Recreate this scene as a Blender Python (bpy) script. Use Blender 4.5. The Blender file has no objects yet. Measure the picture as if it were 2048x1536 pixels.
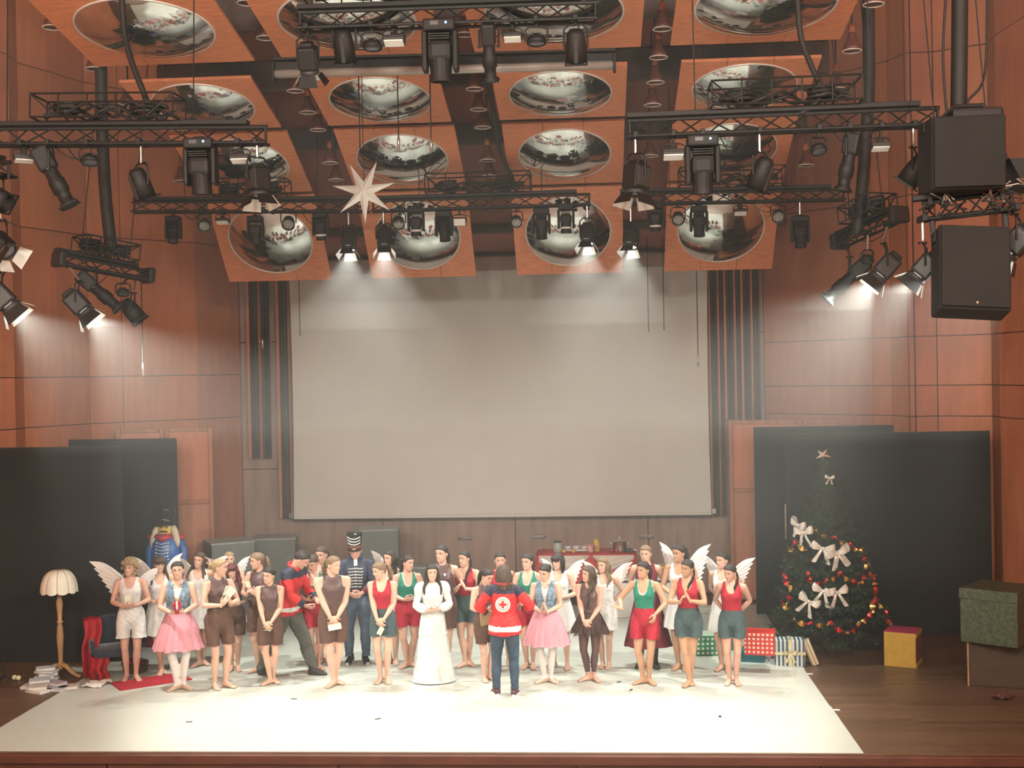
import bpy, bmesh, math, random
import numpy as np
from mathutils import Vector, Matrix, Euler
random.seed(7); rng = np.random.default_rng(7)
SC = bpy.context.scene
COL = SC.collection
PI = math.pi

# ------------------------------------------------------------------ camera
CAM_H = 4.1
FPX = 2462.0
YAW, PITCH, ROLL = 0.069, -0.0075, -0.0187
_cy, _sy, _cp, _sp = math.cos(YAW), math.sin(YAW), math.cos(PITCH), math.sin(PITCH)
FWD = Vector((-_sy*_cp, _cy*_cp, _sp)); _r = Vector((_cy, _sy, 0)); _u = _r.cross(FWD)
RIGHT = math.cos(ROLL)*_r + math.sin(ROLL)*_u
UP = -math.sin(ROLL)*_r + math.cos(ROLL)*_u
CAMP = Vector((0, 0, CAM_H))
cam = bpy.data.cameras.new('camera'); camo = bpy.data.objects.new('camera', cam); COL.objects.link(camo)
cam.sensor_width = 36; cam.lens = FPX/2048*36; cam.clip_end = 200
camo.matrix_world = Matrix(((RIGHT.x, UP.x, -FWD.x, 0), (RIGHT.y, UP.y, -FWD.y, 0), (RIGHT.z, UP.z, -FWD.z, CAM_H), (0, 0, 0, 1)))
SC.camera = camo

def ray(px, py): return FWD + (px-1024)/FPX*RIGHT - (py-768)/FPX*UP
def P(px, py, Y):
    d = ray(px, py); return CAMP + d*(Y/d.y)
def G(px, py, z=0.0):
    d = ray(px, py); return CAMP + d*((z-CAM_H)/d.z)
def depth(p): return (Vector(p)-CAMP).dot(FWD)

# ------------------------------------------------------------------ view, world, lights
SC.view_settings.view_transform = 'Standard'; SC.view_settings.look = 'None'
SC.view_settings.gamma = 1; SC.view_settings.use_curve_mapping = False
SC.view_settings.exposure = 0.06
SC.cycles.use_denoising = True
SC.cycles.use_adaptive_sampling = True; SC.cycles.adaptive_threshold = .08; SC.cycles.adaptive_min_samples = 12
SC.cycles.max_bounces = 4; SC.cycles.diffuse_bounces = 2; SC.cycles.glossy_bounces = 2
SC.cycles.transmission_bounces = 4; SC.cycles.transparent_max_bounces = 12; SC.cycles.volume_bounces = 0
SC.cycles.sample_clamp_indirect = 4; SC.cycles.caustics_reflective = False; SC.cycles.caustics_refractive = False
w = bpy.data.worlds.new('world'); SC.world = w; w.use_nodes = True
bg = w.node_tree.nodes['Background']; bg.inputs[0].default_value = (1.0, .86, .74, 1); bg.inputs[1].default_value = .035


def light(kind, name, loc, target, power, color=(1, 1, 1), radius=.1, angle=60, blend=.5):
    l = bpy.data.lights.new(name, kind); l.energy = power; l.color = color; l.shadow_soft_size = radius
    if kind == 'SPOT': l.spot_size = math.radians(angle); l.spot_blend = blend
    o = bpy.data.objects.new(name, l); COL.objects.link(o); o.location = loc
    if target is not None:
        o.rotation_euler = (Vector(target)-Vector(loc)).to_track_quat('-Z', 'Y').to_euler()
    return o
K_STAGE = 620; K_SIDE = 1100
WARM = (1.0, .93, .80); NEUT = (1.0, .97, .88)
# front-of-house spots on the lighting bridge in the hall, behind and above the balcony
for x, tx in ((-8.0, -5.3), (-4.0, -3.6), (0.5, -1.6), (4.5, -.2)):
    light('SPOT', 'front_of_house_spot', (x, 4.0, 11.5), (tx, 16.0, .4), 330, (1, .98, .87), .18, 30, .6)
# unseen house-light fill, added in the hall to brighten walls and reflectors
for x in (-6, -2, 2, 6):
    light('POINT', 'hall_fill_light', (x, 1.0, 7.5), None, 1700, (1, .93, .80), .5)
    light('POINT', 'hall_fill_light', (x, 8.0, 11.0), None, 220, (1, .90, .77), .4)

def lin(c):
    return tuple(((v/255)/12.92 if v/255 <= .04045 else ((v/255+.055)/1.055)**2.4) for v in c)

# ------------------------------------------------------------------ materials
def nt(name):
    m = bpy.data.materials.new(name); m.use_nodes = True
    return m, m.node_tree, m.node_tree.nodes['Principled BSDF']
def mat(name, col, rough=.6, metal=0.0, var=.12, scale=8.0, bump=0.0, bscale=60.0, stretch=(1, 1, 1), emit=0, alpha=1, coat=0, col2=None, sheen=0, coords='Object'):
    m, t, b = nt(name); N, L = t.nodes, t.links
    b.inputs['Roughness'].default_value = rough; b.inputs['Metallic'].default_value = metal
    c2 = col2 if col2 else tuple(v*(1-var*2) for v in col); c1 = col if col2 else tuple(min(1, v*(1+var*.6)) for v in col)
    tc = N.new('ShaderNodeTexCoord'); mp = N.new('ShaderNodeMapping'); mp.inputs['Scale'].default_value = stretch
    L.new(tc.outputs[coords], mp.inputs[0])
    no = N.new('ShaderNodeTexNoise'); no.inputs['Scale'].default_value = scale; no.inputs['Detail'].default_value = 4
    L.new(mp.outputs[0], no.inputs['Vector'])
    rp = N.new('ShaderNodeValToRGB'); rp.color_ramp.elements[0].position = .3; rp.color_ramp.elements[1].position = .7
    rp.color_ramp.elements[0].color = (*c2, 1); rp.color_ramp.elements[1].color = (*c1, 1)
    L.new(no.outputs['Fac'], rp.inputs[0]); L.new(rp.outputs[0], b.inputs['Base Color'])
    if bump:
        n2 = N.new('ShaderNodeTexNoise'); n2.inputs['Scale'].default_value = bscale; L.new(mp.outputs[0], n2.inputs['Vector'])
        bp = N.new('ShaderNodeBump'); bp.inputs['Strength'].default_value = bump; bp.inputs['Distance'].default_value = .01
        L.new(n2.outputs['Fac'], bp.inputs['Height']); L.new(bp.outputs[0], b.inputs['Normal'])
    if emit:
        b.inputs['Emission Color'].default_value = (*col, 1); b.inputs['Emission Strength'].default_value = emit
    if alpha < 1: b.inputs['Alpha'].default_value = alpha
    if coat: b.inputs['Coat Weight'].default_value = coat
    if sheen: b.inputs['Sheen Weight'].default_value = sheen
    return m
def plank_mat(name, col, col2, width, length, rough, along='X'):
    m, t, b = nt(name); N, L = t.nodes, t.links
    tc = N.new('ShaderNodeTexCoord'); mp = N.new('ShaderNodeMapping'); L.new(tc.outputs['Object'], mp.inputs[0])
    br = N.new('ShaderNodeTexBrick'); br.inputs['Scale'].default_value = 1; br.inputs['Brick Width'].default_value = length; br.inputs['Row Height'].default_value = width
    br.inputs['Mortar Size'].default_value = .003; br.inputs['Color1'].default_value = (*col, 1); br.inputs['Color2'].default_value = (*col2, 1); br.inputs['Mortar'].default_value = (*[v*.35 for v in col2], 1)
    L.new(mp.outputs[0], br.inputs['Vector'])
    m2 = N.new('ShaderNodeMapping'); m2.inputs['Scale'].default_value = (1.2, 22, 1); L.new(tc.outputs['Object'], m2.inputs[0])
    no = N.new('ShaderNodeTexNoise'); no.inputs['Scale'].default_value = 2.5; no.inputs['Detail'].default_value = 6; L.new(m2.outputs[0], no.inputs['Vector'])
    mx = N.new('ShaderNodeMix'); mx.data_type = 'RGBA'; mx.blend_type = 'MULTIPLY'; mx.inputs[0].default_value = .75
    rp = N.new('ShaderNodeValToRGB'); rp.color_ramp.elements[0].position = .3; rp.color_ramp.elements[1].position = .72; rp.color_ramp.elements[0].color = (.45, .42, .4, 1)
    L.new(no.outputs['Fac'], rp.inputs[0]); L.new(br.outputs['Color'], mx.inputs[6]); L.new(rp.outputs[0], mx.inputs[7]); L.new(mx.outputs[2], b.inputs['Base Color'])
    b.inputs['Roughness'].default_value = rough
    return m
M = {}
M['wall'] = mat('stained_orange_wood', (.70, .245, .11), .5, var=.08, scale=2.2, stretch=(3, 3, .5))
M['wall2'] = mat('stained_red_wood', (.68, .24, .12), .5, var=.08, scale=2.2, stretch=(3, 3, .5))
M['wall3'] = mat('stained_brown_wood', (.60, .25, .15), .55, var=.07, scale=2.2, stretch=(3, 3, .5))
M['back'] = mat('dull_brown_wood', (.45, .315, .26), .6, var=.12, scale=2.0, stretch=(3, 3, .5))
M['frame'] = mat('orange_frame_wood', (.50, .19, .085), .5, var=.12, scale=3, stretch=(3, 3, .5))
M['slat'] = mat('dark_absorber_cloth', (.075, .052, .045), .9, var=.2, scale=6)
M['ceil'] = mat('brown_ceiling_paint', (.36, .125, .085), .7, var=.1, scale=2)
M['beam'] = mat('dark_beam_paint', (.085, .05, .042), .6, var=.1)
M['panel'] = mat('orange_plywood', (.78, .285, .135), .45, var=.13, scale=5, stretch=(1, 5, 1), bump=.05)
M['mirror'] = mat('mirrored_acrylic', (.72, .70, .66), .05, 1.0, var=.12, scale=3, bump=.06, bscale=5)
M['floor'] = plank_mat('worn_stage_planks', (.185, .112, .066), (.135, .08, .046), .11, 2.4, .42)
M['mat'] = mat('white_dance_vinyl', (.54, .565, .50), .30, var=.02, scale=1.3)
M['hall'] = mat('pale_hall_floor', (.50, .46, .40), .6, var=.1)
M['fascia'] = mat('dark_red_fascia_wood', (.10, .028, .014), .5, var=.15, scale=3, stretch=(1, 1, 3))
M['black'] = mat('black_drape_board', (.014, .0145, .014), .85, var=.1, scale=3)
M['metal'] = mat('black_truss_steel', (.012, .0115, .011), .6, .0, var=.1)
M['fix'] = mat('black_lamp_housing', (.011, .011, .011), .6, .0, var=.1)
M['fix2'] = mat('dark_grey_lamp_housing', (.045, .045, .044), .5, .1, var=.1)
M['silver'] = mat('brushed_steel', (.6, .58, .55), .3, 1, var=.1)
M['lens'] = mat('lens_glass', (.16, .17, .18), .08, .3, var=.1)
M['led'] = mat('pale_led_lens', (.55, .56, .52), .25, .2, var=.05)
M['lit'] = mat('lit_fresnel_lens', (1, .97, .90), .3, 0, 0, emit=16)
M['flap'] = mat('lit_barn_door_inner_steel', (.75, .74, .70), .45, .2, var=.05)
M['dot'] = mat('blue_status_led', (.2, .5, 1), .3, 0, 0, emit=6)
M['rubber'] = mat('black_cable_rubber', (.015, .015, .014), .6, var=.05)
M['bell'] = mat('copper_brown_lamp_shade', (.17, .060, .045), .45, .2, var=.1)
M['rim'] = mat('bright_lamp_rim', (.85, .80, .74), .3, .2, var=.05)
M['orange'] = mat('orange_lamp_stem', (.42, .12, .06), .5)
M['screen'] = mat('projection_screen_cloth', (.78, .775, .73), .85, var=.015, scale=2)
M['white'] = mat('white_enamel', (.82, .81, .77), .5, var=.04)
M['yellow'] = mat('yellow_tag', (.85, .62, .1), .5, var=.05)

# ------------------------------------------------------------------ mesh helpers
class MB:
    def __init__(s): s.v = []; s.f = []; s.m = []
    def add(s, vs, fs, mi=0):
        o = len(s.v); s.v.extend([tuple(v) for v in vs]); s.f.extend([tuple(i+o for i in f) for f in fs]); s.m.extend([mi]*len(fs)); return s
    def box(s, c, d, mi=0, rot=None, taper=None):
        x, y, z = d[0]/2, d[1]/2, d[2]/2; c = Vector(c); tp = taper or 1
        vs = [Vector((sx*x*(tp if sz > 0 else 1), sy*y*(tp if sz > 0 else 1), sz*z)) for sz in (-1, 1) for sy in (-1, 1) for sx in (-1, 1)]
        if rot is not None: vs = [rot @ v for v in vs]
        return s.add([v+c for v in vs], [(0, 2, 3, 1), (4, 5, 7, 6), (0, 1, 5, 4), (2, 6, 7, 3), (0, 4, 6, 2), (1, 3, 7, 5)], mi)
    def bevbox(s, c, d, b=.01, mi=0, rot=None):
        bm = bmesh.new(); bmesh.ops.create_cube(bm, size=1)
        for v in bm.verts: v.co = Vector((v.co.x*d[0], v.co.y*d[1], v.co.z*d[2]))
        bmesh.ops.bevel(bm, geom=bm.edges[:], offset=b, segments=2, affect='EDGES', profile=.5)
        bm.verts.index_update(); c = Vector(c)
        vs = [(rot @ v.co if rot is not None else v.co)+c for v in bm.verts]
        s.add(vs, [[v.index for v in f.verts] for f in bm.faces], mi); bm.free(); return s
    def tube(s, pts, r, seg=8, mi=0, cap=True, ry=None):
        pts = [Vector(p) for p in pts]; n = len(pts)
        rs = r if isinstance(r, (list, tuple)) else [r]*n
        rys = ry if isinstance(ry, (list, tuple)) else ([ry]*n if ry else rs)
        d0 = (pts[1]-pts[0]).normalized(); a = d0.orthogonal().normalized()
        if abs(d0.z) > .7: a = (Vector((1, 0, 0))-d0*d0.x).normalized()
        vs = []
        for i in range(n):
            d = (pts[min(i+1, n-1)]-pts[max(i-1, 0)])
            if d.length < 1e-9: d = d0
            d.normalize(); a = (a-d*a.dot(d)); a.normalize(); b = d.cross(a)
            for k in range(seg):
                t = 2*PI*k/seg; vs.append(pts[i]+a*math.cos(t)*rs[i]+b*math.sin(t)*rys[i])
        fs = [(i*seg+k, i*seg+(k+1) % seg, (i+1)*seg+(k+1) % seg, (i+1)*seg+k) for i in range(n-1) for k in range(seg)]
        if cap: fs += [tuple(range(seg-1, -1, -1)), tuple((n-1)*seg+k for k in range(seg))]
        return s.add(vs, fs, mi)
    def lathe(s, prof, seg=16, mi=0, mx=None, close=False):
        vs = []; n = len(prof)
        for r, z in prof:
            for k in range(seg):
                t = 2*PI*k/seg; v = Vector((r*math.cos(t), r*math.sin(t), z)); vs.append(mx @ v if mx is not None else v)
        fs = [(i*seg+k, i*seg+(k+1) % seg, (i+1)*seg+(k+1) % seg, (i+1)*seg+k) for i in range(n-1) for k in range(seg)]
        if prof[0][0] > 1e-5 and close: fs.append(tuple(range(seg-1, -1, -1)))
        if prof[-1][0] > 1e-5 and close: fs.append(tuple((n-1)*seg+k for k in range(seg)))
        return s.add(vs, fs, mi)
    def ball(s, c, r, seg=10, rings=7, mi=0):
        r = r if isinstance(r, (list, tuple)) else (r, r, r); c = Vector(c); vs = []
        for i in range(rings+1):
            ph = -PI/2+PI*i/rings
            for k in range(seg):
                t = 2*PI*k/seg; vs.append(c+Vector((r[0]*math.cos(ph)*math.cos(t), r[1]*math.cos(ph)*math.sin(t), r[2]*math.sin(ph))))
        return s.add(vs, [(i*seg+k, i*seg+(k+1) % seg, (i+1)*seg+(k+1) % seg, (i+1)*seg+k) for i in range(rings) for k in range(seg)], mi)
    def grid(s, fn, nu, nv, mi=0):
        vs = [fn(i/nu, j/nv) for j in range(nv+1) for i in range(nu+1)]
        return s.add(vs, [(j*(nu+1)+i, j*(nu+1)+i+1, (j+1)*(nu+1)+i+1, (j+1)*(nu+1)+i) for j in range(nv) for i in range(nu)], mi)
    def mesh(s, name, mats, smooth=False):
        me = bpy.data.meshes.new(name); me.from_pydata(s.v, [], s.f)
        for m_ in (mats if isinstance(mats, (list, tuple)) else [mats]): me.materials.append(M[m_] if isinstance(m_, str) else m_)
        me.polygons.foreach_set('material_index', s.m)
        if smooth: me.polygons.foreach_set('use_smooth', [True]*len(s.f))
        me.update(); return me
    def build(s, name, mats, parent=None, smooth=False, loc=None, rot=None):
        return obj(name, s.mesh(name, mats, smooth), parent, loc, rot)
def obj(name, me, parent=None, loc=None, rot=None):
    o = bpy.data.objects.new(name, me); COL.objects.link(o); o.parent = parent
    if loc is not None: o.location = loc
    if rot is not None: o.rotation_euler = rot
    return o
def empty(name, loc=(0, 0, 0), rz=0.0):
    o = bpy.data.objects.new(name, None); COL.objects.link(o); o.location = loc
    o.rotation_euler = rz if isinstance(rz, (tuple, Euler)) else (0, 0, rz); o.empty_display_size = .1
    return o
def tag(o, label=None, cat=None, group=None, kind=None):
    if label: o['label'] = label
    if cat: o['category'] = cat
    if group: o['group'] = group
    if kind: o['kind'] = kind
    return o
def copy_tree(o, parent=None):
    c = o.copy(); COL.objects.link(c); c.parent = parent
    for ch in list(o.children): copy_tree(ch, c)
    return c
def struct(o): o['kind'] = 'structure'; return o
ORD = ['first', 'second', 'third', 'fourth', 'fifth', 'sixth', 'seventh', 'eighth', 'ninth', 'tenth']

# ------------------------------------------------------------------ room shell
FRONT_Y = 13.27; BACK_Y = 22.9
struct(MB().box((-2, (FRONT_Y+24)/2, -.06), (32, 24-FRONT_Y, .12)).build('floor', 'floor'))
fa = struct(empty('trim_1', (0, FRONT_Y, 0)))
fa['label'] = 'dark red wooden front of the stage'
for k in range(9):
    MB().bevbox((-12+k*2.6, .03, -.72), (2.585, .05, 1.2), .006).build('panel', 'fascia', fa)
MB().bevbox((-2, -.02, -.06), (24, .1, .1), .01).build('edge_strip', 'fascia', fa)
# the hall in front of the stage
struct(MB().box((-2, 4, -1.45), (34, 20, .2)).build('floor_hall', 'hall'))

def wall(name, pts, mats, zs, top=13.0, n_in=1):
    """vertical boards between plan points, split at the joint heights; every board is a part"""
    r = struct(empty(name)); core = MB()
    for i in range(len(pts)-1):
        a, b = Vector((*pts[i], 0)), Vector((*pts[i+1], 0)); d = (b-a); L = d.length; d.normalize(); n = Vector((-d.y, d.x, 0))
        ang = math.atan2(d.y, d.x); R = Matrix.Rotation(ang, 3, 'Z'); mid = (a+b)/2
        core.box(mid+n*.09+Vector((0, 0, top/2-.5)), (L+.06, .1, top+1), 0, R)
        hs = [0]+list(zs)+[top]
        for j in range(len(hs)-1):
            h = hs[j+1]-hs[j]
            MB().bevbox((0, 0, 0), (L-.012, .05, h-.012), .008).build('panel', mats[i % len(mats)], r, loc=mid+n*.02+Vector((0, 0, (hs[j]+hs[j+1])/2)), rot=(0, 0, ang))
    core.build('core', 'beam', r)
    return r
def X(px, Y, py=700): return P(px, py, Y).x
lw = [(480, 22.9), (395, 21.9), (245, 20.9), (178, 20.4), (108, 19.6), (46, 19.0), (27, 18.5), (-90, 17.4), (-330, 15.2), (-700, 12.4), (-1700, 8), (-6000, 2.5)]
rw = [(1528, 22.9), (1745, 21.2), (1783, 20.9), (1822, 20.4), (1874, 20.4), (1984, 20.0), (2000, 19.5), (2120, 17.6), (2350, 15), (2800, 12), (3800, 8), (8000, 2.5)]
wl = wall('wall_left', [(X(p, Y), Y) for p, Y in lw][::-1], ['wall2', 'wall', 'wall2', 'wall', 'wall2', 'wall', 'wall', 'wall2', 'wall', 'wall2', 'wall3'], (3.4, 4.2, 6.6, 9.2))
wr = wall('wall_right', [(X(p, Y), Y) for p, Y in rw], ['wall3', 'wall', 'wall', 'wall2', 'wall', 'frame', 'wall2', 'wall', 'wall2', 'wall', 'wall2'], (3.3, 3.8, 4.6, 6.9, 9.2))
wb = wall('wall_back', [(X(480, 22.9), 22.9), (X(760, 22.9), 22.9), (X(1024, 22.9), 22.9), (X(1290, 22.9), 22.9), (X(1528, 22.9), 22.9)], ['back'], (2.4, 4.8, 7.2))
# tall bundles of dark absorber slats on the back wall
def slats(name, px0, px1, y0, y1, n, label):
    r = tag(empty(name, P((px0+px1)/2, y1, 22.78)), label, 'wall slats'); zt = 6.25-r.location.z if y0 < 560 else P(px0, y0, 22.78).z-r.location.z
    x0 = X(px0, 22.78)-r.location.x; x1 = X(px1, 22.78)-r.location.x
    for k in range(n):
        wd = (x1-x0)/n
        MB().bevbox((x0+(k+.5)*wd, (k % 2)*.03, zt/2), (wd*.82, .12, zt), .01).build('slat', 'slat' if k % 3 else 'wall3', r)
slats('absorber_slats', 494, 538, 540, 917, 6, 'narrow dark slat bundle left of the projection screen, hanging off the floor')
slats('absorber_slats', 553, 590, 540, 1036, 5, 'dark slat bundle right beside the left edge of the projection screen')
slats('absorber_slats', 1416, 1446, 540, 1032, 5, 'dark slat bundle right beside the right edge of the projection screen')
slats('absorber_slats', 1447, 1480, 540, 838, 5, 'reddish brown slat bundle above the orange door panel at right')
slats('absorber_slats', 1481, 1520, 540, 842, 6, 'dark slat bundle farthest right of the screen, above the black flats')
# framed door panels
def door(name, px0, px1, y0, Y, ang, cols):
    a, b = P(px0, y0, Y), P(px1, y0, Y); wd = (b.x-a.x); h = a.z
    r = struct(empty(name, (a.x, Y, 0), ang)); wd /= math.cos(ang)
    for k in range(cols):
        w1 = wd/cols
        for z0, z1 in ((.02, h*.6), (h*.6+.06, h-.06)):
            MB().bevbox(((k+.5)*w1, 0, (z0+z1)/2), (w1-.14, .03, z1-z0), .008).build('door_panel', 'wall3' if z0 < 1 else 'wall2', r)
        for xx in (k*w1+.04, (k+1)*w1-.04): MB().bevbox((xx, -.02, h/2), (.07, .07, h), .008).build('stile', 'frame', r)
        for zz in (h-.04, h*.6+.03): MB().bevbox(((k+.5)*w1, -.02, zz), (w1-.16, .06, .07), .008).build('rail', 'frame', r)
door('door_1', 232, 413, 858, 20.55, math.radians(12), 2)
door('door_2', 1457, 1742, 840, 22.2, math.radians(-14), 2)
# ceiling above the reflectors, stepping down towards the back wall
cprof = [(-6, 10.4), (13, 9.4), (15.2, 9.0), (17.0, 8.55), (18.8, 7.95), (20.4, 7.0), (21.2, 6.45), (22.9, 6.35)]
CX0, CX1 = X(222, 15.3, 130), X(1710, 15.3, 100)
mb = MB()
for (y0, z0), (y1, z1) in zip(cprof, cprof[1:]):
    mb.add([(CX0, y0, z0), (CX1, y0, z0), (CX1, y1, z1), (CX0, y1, z1), (CX0, y0, z0+.15), (CX1, y0, z0+.15), (CX1, y1, z1+.15), (CX0, y1, z1+.15)], [(3, 2, 1, 0), (4, 5, 6, 7), (0, 1, 5, 4), (2, 3, 7, 6)])
struct(mb.build('ceiling', 'ceil'))
struct(MB().box((-2, 9, 13.1), (34, 30, .2)).build('ceiling_high', 'ceil'))
for k, (y, dz) in enumerate(((15.25, .5), (17.0, .42), (18.78, .3), (20.9, .12))):
    zc = np.interp(y, [c[0] for c in cprof], [c[1] for c in cprof])
    struct(MB().bevbox(((CX0+CX1)/2, y, zc-dz/2-.02), (CX1-CX0, .14, dz), .01).build('trim_%d' % (k+2), 'beam'))
struct(MB().box((-2, -6, 4), (34, .2, 15)).build('wall_front', 'hall'))

# ------------------------------------------------------------------ thin stage haze
HZL = [(.05, 2.0, .008), (2.0, 3.4, .014), (3.4, 4.8, .023), (4.8, 6.2, .034), (6.2, 9.15, .045)]
for k, (z0, z1, den) in enumerate(HZL):
    lb = 'thin pale haze over the stage, '+('lowest', 'second', 'third', 'fourth', 'topmost and densest')[k]+' layer counted from the floor'
    hm = bpy.data.materials.new('stage_haze'); hm.use_nodes = True; hm.node_tree.nodes.remove(hm.node_tree.nodes['Principled BSDF'])
    vs = hm.node_tree.nodes.new('ShaderNodeVolumeScatter'); vs.inputs['Color'].default_value = (1, .985, .94, 1); vs.inputs['Density'].default_value = den; vs.inputs['Anisotropy'].default_value = .1
    hm.node_tree.links.new(vs.outputs[0], hm.node_tree.nodes['Material Output'].inputs['Volume']); hm.cycles.homogeneous_volume = True; hm.cycles.volume_sampling = 'EQUIANGULAR'
    tag(MB().box((-1.8, 17.1, (z0+z1)/2), (14.4, 11.3, z1-z0-.002)).build('haze', hm), lb, None, None, 'stuff')

# ------------------------------------------------------------------ ceiling reflectors with mirrored domes
def P2(px, Y): return P(px, 400, Y).x
colx = [P(561, 557, 20.0).x, P(850, 554, 20.0).x, P(1141, 553, 20.0).x, P(1436, 546, 20.0).x]
pitch = (colx[3]-colx[0])/3
rows = [(13.05, 8.36, 15.05, 8.05, 2.03), (15.4, 7.93, 16.9, 7.60, 1.72), (17.2, 7.60, 18.72, 6.98, 1.72), (18.82, 6.94, 20.0, 5.72, 1.72)]
cn = ['leftmost', 'second', 'third', 'rightmost']; rn = ['top row near the front', 'second row from the top', 'third row from the top', 'lowest row above the screen']
for ci in range(4):
    for ri, (ya, za, yb, zb, wd) in enumerate(rows):
        x = colx[0]+ci*pitch; a, b = Vector((x, ya, za)), Vector((x, yb, zb)); L = (b-a).length
        ang = math.atan2(zb-za, yb-ya)
        r = tag(empty('ceiling_reflector', (a+b)/2, (ang, 0, 0)), 'orange plywood ceiling reflector with mirrored dome, %s column, %s' % (cn[ci], rn[ri]), 'reflector', 'mirrored ceiling reflectors')
        # boards with narrow joints
        n = 3
        for k in range(n):
            MB().bevbox((-wd/2+(k+.5)*wd/n, 0, .02), (wd/n-.004, L, .04), .004).build('board', 'panel', r)
        rad = wd*.39; rise = rad*.27; ay = min(1, L*.46/rad)
        R = (rad*rad+rise*rise)/(2*rise); prof = []
        for i in range(13):
            rr = rad*i/12; prof.append((rr, -(math.sqrt(R*R-rr*rr)-(R-rise))-.002))
        o = MB().lathe(prof[::-1], 40).build('mirror_dome', 'mirror', r, True); o.scale = (1, ay, 1)
        o = MB().lathe([(rad*1.012, 0), (rad*1.012, -.012), (rad*.985, -.016), (rad*.985, 0)], 40).build('dome_rim', 'rim', r, True); o.scale = (1, ay, 1)
        Ri = Matrix.Rotation(-ang, 3, 'X')
        for sx in (-.3, .3): MB().tube([(sx*wd, 0, .04), Vector((sx*wd, 0, .04))+Ri @ Vector((0, 0, .8))], .006, 5).build('hanger_wire', 'rubber', r)

# ================================================================== RIG
def frame_to(d, up=Vector((0, 0, 1))):
    """rotation whose local -Z points along d and local Y is kept upright"""
    return Vector(d).normalized().to_track_quat('-Z', 'Y').to_matrix()
def rotm(R): return R.to_4x4()

TR = {}
def truss(key, a, b, h, label, basket=None, n=12, top_extra=0, cat='truss', seed=0):
    """flat lighting truss from a to b (bottom chord), height h, with a cable basket on top"""
    a, b = Vector(a), Vector(b); d = b-a; L = d.length; ang = math.atan2(d.y, d.x); tilt = math.asin(d.z/L)
    r = tag(empty('lighting_truss', a, (0, -tilt, ang)), label, cat); TR[key] = (a, b, h)
    for y in (-.09, .09): MB().tube([(0, y, 0), (L, y, 0)], .017, 6).build('lower_chord', 'metal', r)
    MB().tube([(0, 0, h), (L, 0, h)], .022, 6).build('upper_chord', 'metal', r)
    MB().bevbox((L/2-.1, .02, h+.05), (L*.94, .12, .05), .006).build('power_rail', 'metal', r)
    st = L/n; me1 = MB().tube([(0, -.09, 0), (st, 0, h)], .009, 5).mesh('brace', 'metal'); me2 = MB().tube([(0, 0, h), (st, -.09, 0)], .009, 5).mesh('brace', 'metal')
    me3 = MB().tube([(0, .09, 0), (st, 0, h)], .009, 5).mesh('brace', 'metal'); me4 = MB().tube([(0, 0, h), (st, .09, 0)], .009, 5).mesh('brace', 'metal')
    for k in range(n):
        obj('brace', me1 if k % 2 == 0 else me2, r, (k*st, 0, 0)); obj('brace', me4 if k % 2 == 0 else me3, r, (k*st, 0, 0))
    for x in (.02, L-.02): MB().tube([(x, 0, h), (x, 0, -.03)], .016, 6).build('end_post', 'metal', r)
    for x in (L*.22, L*.78): MB().tube([(x, 0, h), (x, 0, h+3.2)], .007, 5).build('hanger_wire', 'rubber', r)
    rr = random.Random(seed)
    # loops of cable drooping from the lower chord
    for k in range(int(L*1.1)):
        x = rr.uniform(.3, L-.7); s = rr.uniform(.25, .6); dr = rr.uniform(.06, .2)
        MB().tube([(x+s*t/8, rr.uniform(-.02, .02)+.06, -.01-dr*4*(t/8)*(1-t/8)) for t in range(9)], .006, 5).build('cable_loop', 'rubber', r)
    if basket:
        x0, x1, hb = basket; z0 = h+.08
        for y in (-.2, .2):
            for z in (z0, z0+hb): MB().tube([(x0, y, z), (x1, y, z)], .011, 5).build('basket_rail', 'metal', r)
        nb = max(4, int((x1-x0)/.28))
        pm = MB().tube([(0, 0, 0), (0, 0, hb)], .009, 5).mesh('basket_post', 'metal')
        for k in range(nb+1):
            for y in (-.2, .2): obj('basket_post', pm, r, (x0+(x1-x0)*k/nb, y, z0))
        for z in (z0, z0+hb):
            for x in (x0, x1): MB().tube([(x, -.2, z), (x, .2, z)], .011, 5).build('basket_rail', 'metal', r)
        for y in (-.2, .2):
            MB().tube([(x0, y, z0+hb), (x0+.28, y, z0)], .009, 5).build('basket_brace', 'metal', r); MB().tube([(x1, y, z0+hb), (x1-.28, y, z0)], .009, 5).build('basket_brace', 'metal', r)
        for k in range(5):
            ph = rr.uniform(0, 6); am = rr.uniform(.02, .06)
            MB().tube([(x0+.1+(x1-x0-.2)*t/24, .1*math.sin(ph+t*.5), z0+.05+k*.02+am*math.sin(ph+t*.7)) for t in range(25)], .016, 6).build('cable', 'rubber', r)
        for k in range(2):
            cx = x0+(x1-x0)*(.2+.55*k); MB().tube([(cx+.13*math.cos(t*.6), .09*math.sin(t*.6), z0+.05+t*.004) for t in range(34)], .018, 6).build('cable_coil', 'rubber', r)
    return r
YF, YB = 12.5, 18.0
def tz(px0, py0, px1, py1, Y, Y2=None): return P(px0, py0, Y), P(px1, py1, Y2 or Y)
truss('T1', *tz(597, 60, 1195, 40, YF), .18, 'black lighting truss highest in the middle, in front of the top reflectors', (.1, 2.9, .16), 12, seed=1)
truss('T2', *tz(-130, 291, 535, 287, YF), .17, 'long black lighting truss at upper left with cable basket on top', (1.12, 2.62, .24), 14, seed=2)
truss('T3', *tz(1256, 275, 1880, 250, YF), .17, 'long black lighting truss at upper right ending by the loudspeaker', (.83, 2.3, .24), 12, seed=3)
truss('T4', *tz(266, 424, 738, 423, YB), .15, 'black lighting truss over the stage at left, behind the white star', (1.25, 2.35, .24), 12, seed=4)
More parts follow.
